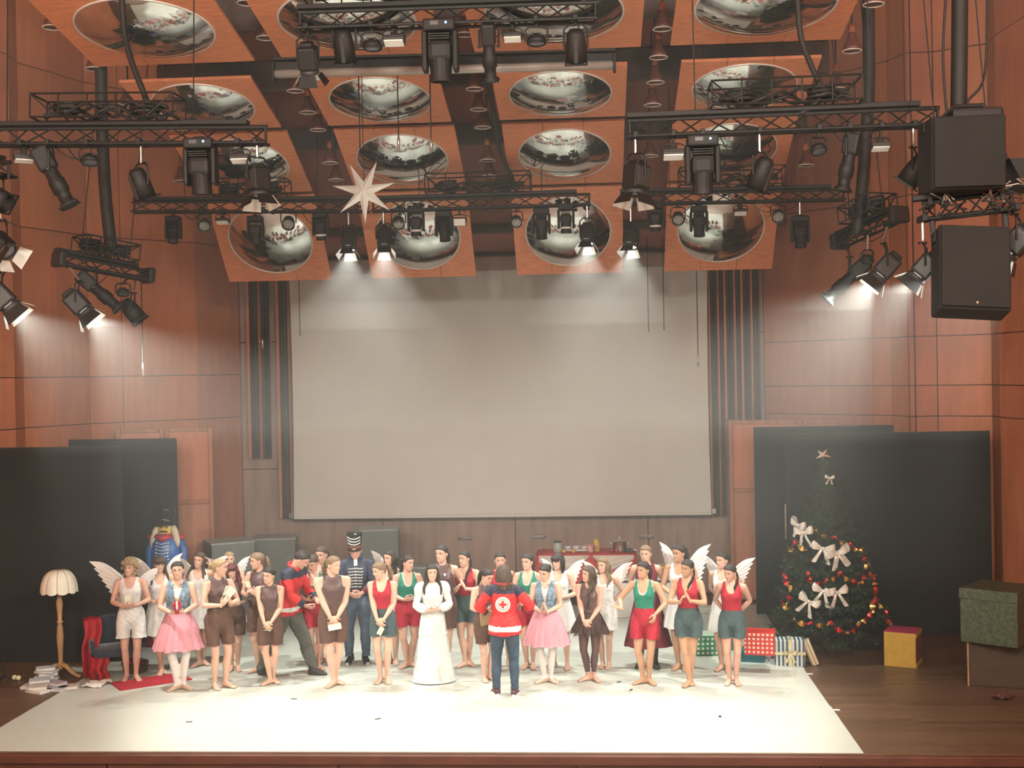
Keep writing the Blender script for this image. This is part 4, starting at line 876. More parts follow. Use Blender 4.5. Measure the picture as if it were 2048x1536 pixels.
# coloured box and stacked boxes at right
M['byel'] = mat('yellow_card', (.48, .30, .04), .7, var=.08); M['bmag'] = mat('magenta_card', (.35, .03, .09), .7, var=.08); M['bbrn'] = mat('maroon_card', (.20, .05, .045), .7)
c = G(1832, 1337); s = depth(c)/FPX; r = tag(empty('colour_cube', c, math.radians(-24)), 'box with yellow front and magenta top on the dark planks', 'box')
wq, hq = .42, (1337-1268)*s
MB().box((-wq/2, wq/2+.01, hq/2), (wq-.02, wq-.02, hq-.02)).build('core', 'bbrn', r)
MB().bevbox((-wq/2, 0, hq/2), (wq, .012, hq), .004).build('front_side', 'byel', r); MB().bevbox((0, wq/2, hq/2), (.012, wq, hq), .004).build('right_side', 'bbrn', r); MB().bevbox((-wq/2, wq/2, hq), (wq+.01, wq+.01, .014), .004).build('top_side', 'bmag', r)
for x in (0,): MB().bevbox((x+.008, wq/2, .03), (.012, wq, .06), .003).build('yellow_trim', 'byel', r); MB().bevbox((x+.008, wq/2, hq-.03), (.012, wq, .06), .003).build('yellow_trim', 'byel', r)
M['gpat'] = mat('green_gold_brocade_paper', (.026, .045, .026), .45, .2, scale=26, col2=(.09, .105, .06), bump=.2, bscale=40); M['card'] = mat('dark_brown_card', (.07, .042, .025), .7, var=.1)
c = G(1965, 1373); s = depth(c)/FPX; r = tag(empty('brown_box', c, math.radians(-14)), 'large dark brown cardboard box at the right edge of the stage', 'box')
w1, h1 = .74, (1373-1282)*s
MB().bevbox((w1/2-.17, w1/2, h1/2), (w1, w1, h1), .01).build('carton', 'card', r); MB().box((w1/2-.17, w1/2, h1+.002), (w1, .06, .004)).box((w1/2-.17, -.001, h1-.06), (.06, .004, .12)).build('packing_tape', 'wick', r)
MB().bevbox((-.168, -.004, h1/2), (.02, .012, h1), .003).build('corner_edge', 'oak', r)
r = tag(empty('patterned_box', c+Vector((-.19, -.02, h1+.006)), math.radians(-38)), 'green and gold patterned gift box on top of the brown box', 'box')
w2, h2 = .72, (1280-1172)*s
MB().bevbox((w2/2-.06, w2/2-.06, h2*.42), (w2, w2, h2*.84), .008).build('box', 'gpat', r); MB().bevbox((w2/2-.06, w2/2-.06, h2*.9), (w2+.02, w2+.02, h2*.2), .008).build('lid', 'gpat', r)

# ------------------------------------------------------------------ Christmas tree
M['needle'] = mat('dark_green_tinsel_needle', (.045, .085, .050), .5, var=.35, scale=30); M['bark'] = mat('brown_branch', (.07, .04, .02), .8)
c = G(1655, 1300); s = depth(c)/FPX; HT = (1300-915)*s
r = tag(empty('christmas_tree', c), 'tall green Christmas tree with bows and foil ribbon before the black flat', 'tree')
MB().lathe([(.06, 0), (.05, .4), (.03, HT*.6), (.012, HT)], 10).build('trunk', 'bark', r, True)
for k in range(4): MB().bevbox((0, 0, .02), (.7, .06, .04), .01, 0, Matrix.Rotation(k*PI/4, 3, 'Z')).build('stand_foot', 'bark', r)
rr = random.Random(11)
def branch_mesh(seed):
    q = random.Random(seed); mb = MB(); n = 9
    pts = [Vector((t/n, .03*math.sin(t*1.3+seed), -.05*math.sin(t/n*3)+.12*(t/n)**2)) for t in range(n+1)]
    mb.tube(pts, [.014*(1-t/n*.8) for t in range(n+1)], 4, 1)
    stems = [(pts, 1.0)]
    for t in range(3, n):
        for sd in (-1, 1):
            L_ = .30*(1.15-t/n); e = pts[t]+Vector((L_*.75, sd*L_*.7, q.uniform(-.05, .05))); mid = (pts[t]+e)/2+Vector((0, 0, .01)); mb.tube([pts[t], mid, e], .006, 3, 1); stems.append(([pts[t], mid, e], .8))
    for pl, f in stems:
        for i in range(len(pl)-1):
            a_, b_ = pl[i], pl[i+1]; d = (b_-a_).normalized(); o1 = d.orthogonal().normalized(); o2 = d.cross(o1)
            for k in range(11 if f == 1 else 9):
                if pl is pts and i < 2: continue
                t = q.random(); th = q.uniform(0, 2*PI); b0 = a_+(b_-a_)*t; dr = (o1*math.cos(th)+o2*math.sin(th)+d*.7).normalized(); ln = q.uniform(.06, .10); sd = dr.cross(d).normalized()*.0055
                mb.add([b0-sd, b0+sd, b0+dr*ln], [(0, 1, 2)], 0)
    return mb.mesh('branch', ['needle', 'bark'])
bms = [branch_mesh(k) for k in range(5)]
NB = 290; ga = 2.39996
for k in range(NB):
    t = (k/NB)**.85; z_ = .22+t*(HT-.30); rad = (.86*(1-t)**.92+.10)*rr.uniform(.85, 1.08)
    if t > .55: rad *= .92
    o = obj('branch', bms[k % 5], r, (0, 0, z_), (rr.uniform(-.4, .4), rr.uniform(-.05, .22)-(.35*t), k*ga)); o.scale = (rad, .45+rad*.5, .45+rad*.5)
def tp(py, ang, out=1.0):
    z_ = (1300-py)*s; t = (z_-.22)/(HT-.3); rad = (.86*max(0, 1-t)**.92+.10)*out; return Vector((rad*math.sin(ang), -rad*math.cos(ang), z_))
for k, (px, py) in enumerate(((1607, 1058), (1637, 1086), (1665, 1092), (1660, 1096), (1632, 1164), (1655, 1166), (1606, 1184), (1660, 953), (1600, 1046))):
    z_ = (1300-py)*s; t = (z_-.22)/(HT-.3); rad = .86*max(0, 1-t)**.92+.12; dx = (px-1655)*s; dx = max(-rad, min(rad, dx)); ang = math.asin(dx/rad)
    b_ = empty('bow', tp(py, ang, 1.06), ang); b_.parent = r; b_.rotation_euler = (0, rr.uniform(-.5, .5), ang)
    for nm, mb in bow_mb(.29 if k not in (7,) else .13): mb.build(nm, 'satin', b_, True)
def garland(pts, w_, m1):
    """twisting strip of foil through image points on the tree"""
    P3 = []
    for px, py in pts:
        z_ = (1300-py)*s; t = (z_-.22)/(HT-.3); rad = .86*max(0, 1-t)**.92+.13; dx = max(-rad*.99, min(rad*.99, (px-1655)*s)); P3.append(Vector((dx, -math.sqrt(rad*rad-dx*dx), z_)))
    mb = MB(); n = 14; row = []
    for i in range(len(P3)-1):
        for j in range(n):
            u = j/n; p = P3[i].lerp(P3[i+1], u); d = (P3[i+1]-P3[i]).normalized(); o1 = d.cross(Vector((0, -1, 0))).normalized(); o2 = d.cross(o1); a_ = (i*n+j)*.45
            p = p+Vector((0, 0, -.05*math.sin(u*PI))); w3 = w_*1.35*(.6+.5*abs(math.sin(a_*.5))); row.append((p+(o1*math.cos(a_)+o2*math.sin(a_))*w3, p-(o1*math.cos(a_)+o2*math.sin(a_))*w3))
    vs = [v for q in row for v in q]; fs = [(2*i, 2*i+1, 2*i+3, 2*i+2) for i in range(len(row)-1)]; mi = [(i//9) % 2 for i in range(len(row)-1)]
    o = len(mb.v); mb.v.extend(tuple(v) for v in vs); mb.f.extend(fs); mb.m.extend(mi); mb.build('foil_garland', ['foil', 'foilred'] if m1 else ['foilred', 'foil'], r)
garland([(1583, 1036), (1590, 1052), (1625, 1052), (1660, 1064), (1690, 1078), (1712, 1092), (1728, 1120), (1735, 1150)], .022, 0)
garland([(1568, 1100), (1590, 1074), (1610, 1090)], .026, 1)
garland([(1566, 1140), (1575, 1160), (1568, 1190), (1558, 1190), (1572, 1200)], .028, 0)
garland([(1606, 1130), (1610, 1150), (1640, 1142), (1665, 1130), (1690, 1145), (1710, 1150), (1722, 1120), (1716, 1085)], .026, 0)
garland([(1575, 1218), (1605, 1222), (1640, 1220), (1672, 1238), (1695, 1222), (1720, 1208), (1740, 1165), (1742, 1140)], .028, 1)
garland([(1720, 1215), (1735, 1180), (1758, 1212), (1768, 1240)], .02, 1)
for px, py in ((1570, 1148), (1690, 1148), (1610, 1144), (1760, 1214), (1767, 1238), (1738, 1150)):
    z_ = (1300-py)*s; t = (z_-.22)/(HT-.3); rad = .86*max(0, 1-t)**.92+.12; dx = max(-rad*.98, min(rad*.98, (px-1655)*s)); o = MB().ball((0, 0, 0), .032, 12, 8).lathe([(.008, .03), (.008, .042), (.001, .043)], 8).build('bauble', 'foilred' if px != 1767 else 'foil', r, True, (dx, -math.sqrt(rad*rad-dx*dx), z_))
st = empty('tree_star', (-.02, -.02, HT+.03), (.3, .5, 0)); st.parent = r
for k in range(5):
    a0 = PI/2+2*PI*k/5; tip = Vector((.12*math.cos(a0), 0, .12*math.sin(a0))); l, q = [Vector((.045*math.cos(a0+e), 0, .045*math.sin(a0+e))) for e in (-PI/5, PI/5)]
    MB().add([tip, l, q, (0, -.025, 0), (0, .025, 0)], [(0, 3, 1), (0, 2, 3), (0, 1, 4), (0, 4, 2)]).build('point', 'silver', st)

# ================================================================== PEOPLE
V3 = lambda *a: np.array(a, float)
def unit(v): v = np.asarray(v, float); return v/max(1e-9, np.linalg.norm(v))
SKIN = [mat('fair_skin', (.66, .40, .29), .5, var=.05, scale=6), mat('rosy_skin', (.62, .35, .26), .5, var=.06, scale=6), mat('tan_skin', (.50, .28, .17), .5, var=.05, scale=6)]
HAIRC = {k: mat(k+'_hair', c, .45, var=.3, scale=20, stretch=(6, 6, 1), bump=.5, bscale=70) for k, c in {'dark': (.030, .020, .016), 'brown': (.085, .05, .03), 'light': (.25, .16, .085), 'blond': (.42, .30, .15), 'red': (.13, .022, .02)}.items()}
M['lip'] = mat('lip', (.50, .16, .14), .4); M['tooth'] = mat('tooth', (.8, .78, .72), .3, var=.02); M['eyewhite'] = mat('eye_white', (.75, .73, .70), .2, var=.02); M['iris'] = mat('iris', (.03, .022, .018), .15)
M['c_white'] = mat('white_cotton', (.70, .70, .67), .8, var=.03, bump=.15, bscale=40); M['c_brown'] = mat('shiny_brown_lycra', (.105, .055, .052), .42, var=.1); M['c_bshort'] = mat('brown_cotton', (.115, .058, .040), .85, var=.1, bump=.2, bscale=50)
M['c_red'] = mat('red_jersey', (.40, .010, .028), .75, var=.08); M['c_teal'] = mat('grey_teal_cotton', (.055, .088, .092), .85, var=.08, bump=.2, bscale=50); M['c_green'] = mat('green_jersey', (.015, .20, .13), .75, var=.06)
M['c_denim'] = mat('washed_denim', (.20, .30, .38), .85, var=.3, scale=18, bump=.2, bscale=120); M['c_jean'] = mat('blue_jeans', (.045, .075, .115), .85, var=.18, scale=8, bump=.15, bscale=120); M['c_jean2'] = mat('faded_blue_jeans', (.11, .165, .24), .85, var=.25, scale=7, bump=.15, bscale=120)
M['c_pink'] = mat('pink_tulle', (.80, .36, .42), .8, var=.06, alpha=.72); M['c_tulle'] = mat('brown_tulle', (.08, .04, .032), .8, var=.1, alpha=.7); M['c_tights'] = mat('white_tights', (.72, .64, .60), .7, var=.03); M['c_slip'] = mat('beige_slipper', (.58, .44, .32), .6)
M['c_jred'] = mat('bright_red_jacket', (.60, .020, .022), .6, var=.08, bump=.15, bscale=18); M['c_navy'] = mat('navy_panel', (.018, .022, .05), .65, var=.1); M['c_grey'] = mat('grey_trousers', (.10, .10, .085), .85, var=.12, scale=7); M['c_refl'] = mat('silver_reflective_tape', (.72, .72, .68), .4, .1, var=.03)
M['c_uni'] = mat('dark_blue_uniform', (.03, .04, .075), .7, var=.1); M['c_maroon'] = mat('maroon_skirt', (.17, .012, .03), .8, var=.1); M['c_shoe'] = mat('dark_shoe', (.035, .035, .033), .6); M['c_snk'] = mat('plum_sneaker', (.10, .05, .06), .7, var=.2, scale=40); M['c_trim'] = mat('cream_piping', (.66, .60, .50), .7); M['c_braid'] = mat('silver_braid', (.5, .5, .48), .45, .3, var=.2, scale=60, bump=.5, bscale=90)
M['c_wing'] = mat('white_feather_card', (.74, .73, .70), .75, var=.04, bump=.3, bscale=30); M['note'] = mat('cream_note_paper', (.82, .79, .62), .7, var=.02)

def loft(mb, pts, rx, ry, side=(1, 0, 0), seg=12):
    pts = np.asarray(pts, float); n = len(pts); side = unit(side); vs = []
    for i in range(n):
        d = unit(pts[min(i+1, n-1)]-pts[max(i-1, 0)]); a = unit(side-d*np.dot(side, d)); b = np.cross(d, a)
        for k in range(seg):
            t = 2*PI*k/seg; vs.append(pts[i]+a*math.cos(t)*rx[i]+b*math.sin(t)*ry[i])
    fs = [(i*seg+k, i*seg+(k+1) % seg, (i+1)*seg+(k+1) % seg, (i+1)*seg+k) for i in range(n-1) for k in range(seg)]
    fs += [tuple(range(seg-1, -1, -1)), tuple((n-1)*seg+k for k in range(seg))]
    mb.add(vs, fs)
def remesh(mb, voxel, smooth=3):
    me = bpy.data.meshes.new('tmp'); me.from_pydata(mb.v, [], mb.f); o = bpy.data.objects.new('tmp', me); COL.objects.link(o)
    m = o.modifiers.new('r', 'REMESH'); m.mode = 'VOXEL'; m.voxel_size = voxel
    if smooth: s = o.modifiers.new('s', 'SMOOTH'); s.factor = .5; s.iterations = smooth
    dg = bpy.context.evaluated_depsgraph_get(); out = bpy.data.meshes.new_from_object(o.evaluated_get(dg))
    V = np.empty(len(out.vertices)*3); out.vertices.foreach_get('co', V); V = V.reshape(-1, 3)
    F = np.empty(len(out.loops), int); out.loops.foreach_get('vertex_index', F); F = F.reshape(-1, 4)
    bpy.data.objects.remove(o); bpy.data.meshes.remove(me); bpy.data.meshes.remove(out)
    return V, F
def normals(V, F):
    n = np.cross(V[F[:, 2]]-V[F[:, 0]], V[F[:, 3]]-V[F[:, 1]]); N = np.zeros_like(V)
    for k in range(4): np.add.at(N, F[:, k], n)
    return N/np.maximum(1e-9, np.linalg.norm(N, axis=1))[:, None]
def laplace(V, F, it, keep=None):
    E = np.vstack([F[:, [k, (k+1) % 4]] for k in range(4)]); cnt = np.zeros(len(V)); np.add.at(cnt, E[:, 0], 1); np.add.at(cnt, E[:, 1], 1)
    for _ in range(it):
        S = np.zeros_like(V); np.add.at(S, E[:, 0], V[E[:, 1]]); np.add.at(S, E[:, 1], V[E[:, 0]])
        Vn = .5*V+.5*S/np.maximum(cnt, 1)[:, None]
        if keep is not None: Vn[keep] = V[keep]
        V = Vn
    return V
def npmesh(name, V, F, mats, mi=None, smooth=True):
    me = bpy.data.meshes.new(name); F = np.asarray(F)
    me.vertices.add(len(V)); me.vertices.foreach_set('co', np.asarray(V, float).ravel())
    me.loops.add(F.size); me.loops.foreach_set('vertex_index', F.ravel().astype(np.int32)); me.polygons.add(len(F)); me.polygons.foreach_set('loop_start', np.arange(0, F.size, F.shape[1], dtype=np.int32))
    for m_ in mats: me.materials.append(M[m_] if isinstance(m_, str) else m_)
    if mi is not None: me.polygons.foreach_set('material_index', np.asarray(mi, np.int32))
    me.update(calc_edges=True); me.validate()
    if smooth: me.polygons.foreach_set('use_smooth', np.ones(len(F), bool))
    return me
def segdist(V, a, b):
    d = b-a; t = np.clip(((V-a) @ d)/(d @ d), 0, 1); return np.linalg.norm(V-a-t[:, None]*d, axis=1), t
def sstep(x): x = np.clip(x, 0, 1); return x*x*(3-2*x)

# ---- head: section tables by height
HZ = [-.1185, -.113, -.102, -.085, -.06, -.03, 0, .03, .06, .085, .102, .110, .1135]
HF = [.030, .068, .081, .085, .084, .085, .088, .090, .088, .074, .050, .028, .0]
HS = [.012, .028, .041, .052, .0605, .066, .071, .074, .072, .060, .042, .025, .0]
HB = [.010, .020, .030, .042, .062, .083, .097, .102, .096, .077, .052, .030, .0]
def head_pt(phi, z, off=0.0, face=True):
    f, s_, b = np.interp(z, HZ, HF), np.interp(z, HZ, HS), np.interp(z, HZ, HB)
    x = s_*np.sin(phi); y = np.where(np.cos(phi) > 0, -f*np.cos(phi), -b*np.cos(phi))
    if face:
        fr = np.clip(np.cos(phi), 0, 1)**.5; g = lambda x0, z0, sx, sz: np.exp(-((np.abs(x)-x0)/sx)**2-((z-z0)/sz)**2)
        nose = np.interp(z, [-.046, -.040, -.033, -.026, -.005, .018, .03], [0, .010, .021, .0205, .011, .004, 0])*np.exp(-(x/np.interp(z, [-.04, -.03, 0, .02], [.0145, .013, .0085, .008]))**2)
        y = y-fr*(nose-.0075*g(.031, .006, .017, .011)+.003*g(.028, .026, .022, .007)+.004*g(.040, -.028, .018, .016)+.0045*g(0, -.062, .024, .007)-.0035*g(0, -.078, .022, .006)+.004*g(0, -.099, .020, .010))
    P_ = np.stack([x, y, z+0*x], -1)
    if off is not None:
        n = np.stack([np.sin(phi), -np.cos(phi), np.interp(z, [-.1, .03, .09, .113], [-.3, 0, .9, 8.])+0*x], -1); n /= np.linalg.norm(n, axis=-1)[..., None]; P_ = P_+n*(np.asarray(off)[..., None] if np.ndim(off) else off)
    return P_
def face_y(x, z):
    s_ = np.interp(z, HZ, HS); return float(head_pt(np.array([math.asin(min(.99, abs(x)/s_))*(1 if x >= 0 else -1)]), np.array([z]))[0, 1])
def make_head():
    na, nr = 56, 44; u = np.linspace(0, 2*PI, na, endpoint=False); phi = u-.55*np.sin(u); zz = np.concatenate([np.linspace(-.1185, .06, 32), np.linspace(.07, .1135, 12)])
    PH, ZZ = np.meshgrid(phi, zz); V = head_pt(PH, ZZ).reshape(-1, 3)
    F = [(j*na+i, j*na+(i+1) % na, (j+1)*na+(i+1) % na, (j+1)*na+i) for j in range(nr-1) for i in range(na)]
    mb = MB()
    for sx in (-1, 1):
        mb.ball((sx*.0755, .010, -.008), (.009, .017, .030), 10, 8); mb.ball((sx*.079, .006, -.005), (.005, .010, .018), 8, 6)
    o = len(V); return np.vstack([V, np.array(mb.v)]), np.array(F+[tuple(i+o for i in f) for f in mb.f])
HEAD_V, HEAD_F = make_head()
def eye_mesh(sx):
    mb = MB(); x, z = sx*.031, .006; y = face_y(x, z)
    mb.ball((x, y+.0025, z), (.0135, .006, .0062), 12, 8, 0); mb.ball((x, y-.0012, z), (.0056, .0035, .0056), 10, 6, 1)
    mb.tube([(x+sx*t, face_y(x+sx*t, z+h)-.003, z+h) for t, h in ((-.014, .001), (-.008, .0065), (0, .0085), (.008, .007), (.016, .002))], [.0012, .002, .0022, .0022, .0014], 5, 1)
    return mb.mesh('eye', ['eyewhite', 'iris'], True)
EYES = [eye_mesh(-1), eye_mesh(1)]
BROWS = {}
def brow_mesh(sx, col):
    if (sx, col) not in BROWS:
        BROWS[sx, col] = MB().tube([(sx*x, face_y(sx*x, z)-.001, z) for x, z in ((.014, .0235), (.024, .0285), (.036, .029), (.047, .0235))], [.002, .0032, .003, .0014], 6).mesh('eyebrow', HAIRC[col], True)
    return BROWS[sx, col]
def mouth_mesh(smile):
    mb = MB(); c = .006*smile; w_ = .019+.005*smile; op = .0038*smile
    up = [(x, z0) for x, z0 in ((-w_, c), (-w_*.5, .0035+op*.4), (-.004, .005+op*.3), (0, .004+op*.3), (.004, .005+op*.3), (w_*.5, .0035+op*.4), (w_, c))]
    lo = [(x, z0) for x, z0 in ((-w_, c), (-w_*.55, -.003-op), (0, -.006-op*1.3), (w_*.55, -.003-op), (w_, c))]
    mb.tube([(x, face_y(x, -.062+z)-.0015, -.062+z) for x, z in up], [.001, .0022, .003, .0028, .003, .0022, .001], 6, 0)
    mb.tube([(x, face_y(x, -.062+z)-.0015, -.062+z) for x, z in lo], [.001, .0028, .0036, .0028, .001], 6, 0)
    mb.grid(lambda u, v: ((u-.5)*2*w_*.86, face_y((u-.5)*2*w_*.86, -.062)-.0022, -.062+c*.9*abs(2*u-1)**1.5-.004+.007*v*(1-abs(2*u-1)**2)), 8, 2, 1 if smile > .3 else 0)
    return mb.mesh('mouth', ['lip', 'tooth'], True)
MOUTH = [mouth_mesh(0), mouth_mesh(1.0), mouth_mesh(.5)]

# ---- hands (right hand of the viewer's left side hangs down: fingers -Z, palm +X, thumb -Y)
def make_hand(curl, spread=1.0):
    mb = MB(); loft(mb, [(0, 0, .03), (0, 0, 0), (0, 0, -.03), (.001, 0, -.06), (.002, .0, -.088), (.003, 0, -.098)], [.017, .0165, .017, .016, .012, .007], [.024, .025, .034, .040, .040, .036], (1, 0, 0))
    for y, L_, r in ((-.030, .074, .0082), (-.010, .083, .0086), (.0105, .077, .0082), (.0295, .060, .0072)):
        p = V3(.002, y, -.085); a = curl*.55; pts = [p.copy()]; d = unit((0, y*1.2*spread, -1))
        for k, f in enumerate((.46, .31, .23)):
            ca, sa = math.cos(a), math.sin(a); dd = V3(sa, d[1], -ca); p = p+unit(dd)*L_*f; pts.append(p.copy()); a += curl*(.75 if k == 0 else .5)
        loft(mb, pts, [r*1.1, r, r*.93, r*.75], [r*1.1, r, r*.93, r*.75], (0, 1, 0), 8)
    t0 = V3(.006, -.022, -.022); t1 = t0+V3(.012, -.028, -.028); t2 = t1+V3(.010, -.013, -.030); t3 = t2+V3(.008*(.5+curl), -.003, -.024)
    loft(mb, [t0, t1, t2, t3], [.014, .0125, .0098, .0075], [.014, .0125, .0098, .0075], (0, 1, 0), 8)
    return remesh(mb, .0046, 2)
HANDS = {'relaxed': make_hand(.75), 'flat': make_hand(.10, .5), 'grip': make_hand(1.45)}

# ---- poses: wrist (viewer's right hand, +X), finger direction, palm normal; mirrored for the other unless given
POSES = {
 'low': dict(R=((.050, -.165, .92), (-.62, -.18, -.70), (-.15, .9, .2), 'relaxed'), L=((-.045, -.19, .905), (.60, -.05, -.75), (.1, .9, .2), 'relaxed')),
 'waist': dict(R=((.085, -.195, 1.065), (-.88, -.38, .05), (.1, .7, .6), 'relaxed'), L=((-.080, -.205, 1.055), (.88, -.38, .05), (-.1, .7, .6), 'relaxed')),
 'belly': dict(R=((.080, -.195, .99), (-.86, -.35, -.25), (.1, .8, .4), 'relaxed'), L=((-.075, -.21, .985), (.86, -.35, -.25), (-.1, .8, .4), 'relaxed')),
 'chest': dict(R=((.070, -.235, 1.13), (-.45, -.40, .75), (-.7, .5, .1), 'grip'), L=((-.065, -.235, 1.115), (.45, -.45, .75), (.7, .5, .1), 'relaxed')),
 'clap': dict(R=((.065, -.235, 1.17), (-.35, -.30, .88), (-.95, .1, -.25), 'flat'), L=((-.060, -.245, 1.15), (.40, -.35, .85), (.95, .1, -.3), 'relaxed')),
 'pray': dict(R=((.045, -.21, 1.03), (-.20, -.42, .88), (-.98, 0, -.2), 'flat'), L=((-.045, -.21, 1.03), (.20, -.42, .88), (.98, 0, -.2), 'flat')),
 'behind': dict(R=((.085, .15, .97), (-.75, .10, -.55), (0, -.9, .2), 'relaxed'), L=((-.085, .16, .96), (.75, .10, -.55), (0, -.9, .2), 'relaxed')),
 'side': dict(R=((.225, -.03, .87), (-.05, -.12, -1), (-1, 0, 0), 'relaxed'), L=((-.225, -.03, .87), (.05, -.12, -1), (1, 0, 0), 'relaxed')),
 'hold': dict(R=((.075, -.22, 1.05), (-.75, -.55, .25), (-.2, .35, .9), 'grip'), L=((-.075, -.22, 1.05), (.75, -.55, .25), (.2, .35, .9), 'grip')),
 'apart': dict(R=((.19, -.20, 1.0), (-.15, -.55, -.75), (-.9, .3, 0), 'relaxed'), L=((-.27, -.24, 1.06), (-.72, -.50, .30), (.35, .1, .9), 'flat')),
 'ear': dict(R=((.185, -.10, 1.50), (-.35, .35, .85), (-.9, -.3, .1), 'relaxed'), L=((-.18, -.12, .95), (.3, -.4, -.85), (.8, .3, 0), 'relaxed')),
 'give': dict(R=((.11, -.36, 1.10), (-.35, -.92, .0), (-.7, .1, .6), 'grip'), L=((-.12, -.34, 1.05), (.25, -.95, -.1), (.6, .1, .8), 'grip')),
 'coat': dict(R=((.25, -.16, 1.04), (-.35, -.8, .1), (-.8, .4, .2), 'grip'), L=((-.24, -.20, 1.08), (.35, -.85, .1), (.8, .4, .2), 'grip')),
}
FEET = {  # ankle x, y and toe angle for viewer's left foot, then right foot
 'close': ((-.045, 0, -.25), (.045, 0, .30)), 'turnout': ((-.035, -.01, -.85), (.04, .01, .8)), 'third': ((-.005, -.06, -.75), (.015, .05, .75)), 'open': ((-.10, 0, -.2), (.10, -.01, .25)),
 'cross': ((.01, -.05, -.35), (.0, .07, .35)), 'weight': ((-.075, 0, -.15), (.055, -.05, .45)), 'stride': ((-.10, .34, 0), (.10, -.30, .05)), 'parallel': ((-.05, 0, -.05), (.05, 0, .05)), 'step': ((-.11, .03, -.1), (.12, -.02, .3)),
}
TZ = [.76, .80, .84, .88, .92, .97, 1.02, 1.06, 1.10, 1.15, 1.20, 1.24, 1.28, 1.32, 1.355, 1.385, 1.41, 1.44, 1.47, 1.52, 1.56]
TX = [.06, .125, .160, .168, .166, .152, .134, .125, .126, .132, .138, .142, .146, .148, .138, .112, .080, .058, .052, .050, .045]
TY = [.05, .085, .108, .114, .112, .104, .094, .088, .088, .092, .100, .104, .098, .088, .076, .066, .060, .054, .052, .052, .050]
TO = [.0, .01, .012, .014, .012, .006, 0, -.002, -.003, -.004, -.010, -.013, -.008, .0, .006, .008, .008, .006, .0, -.006, -.008]
HIDDEN = {}
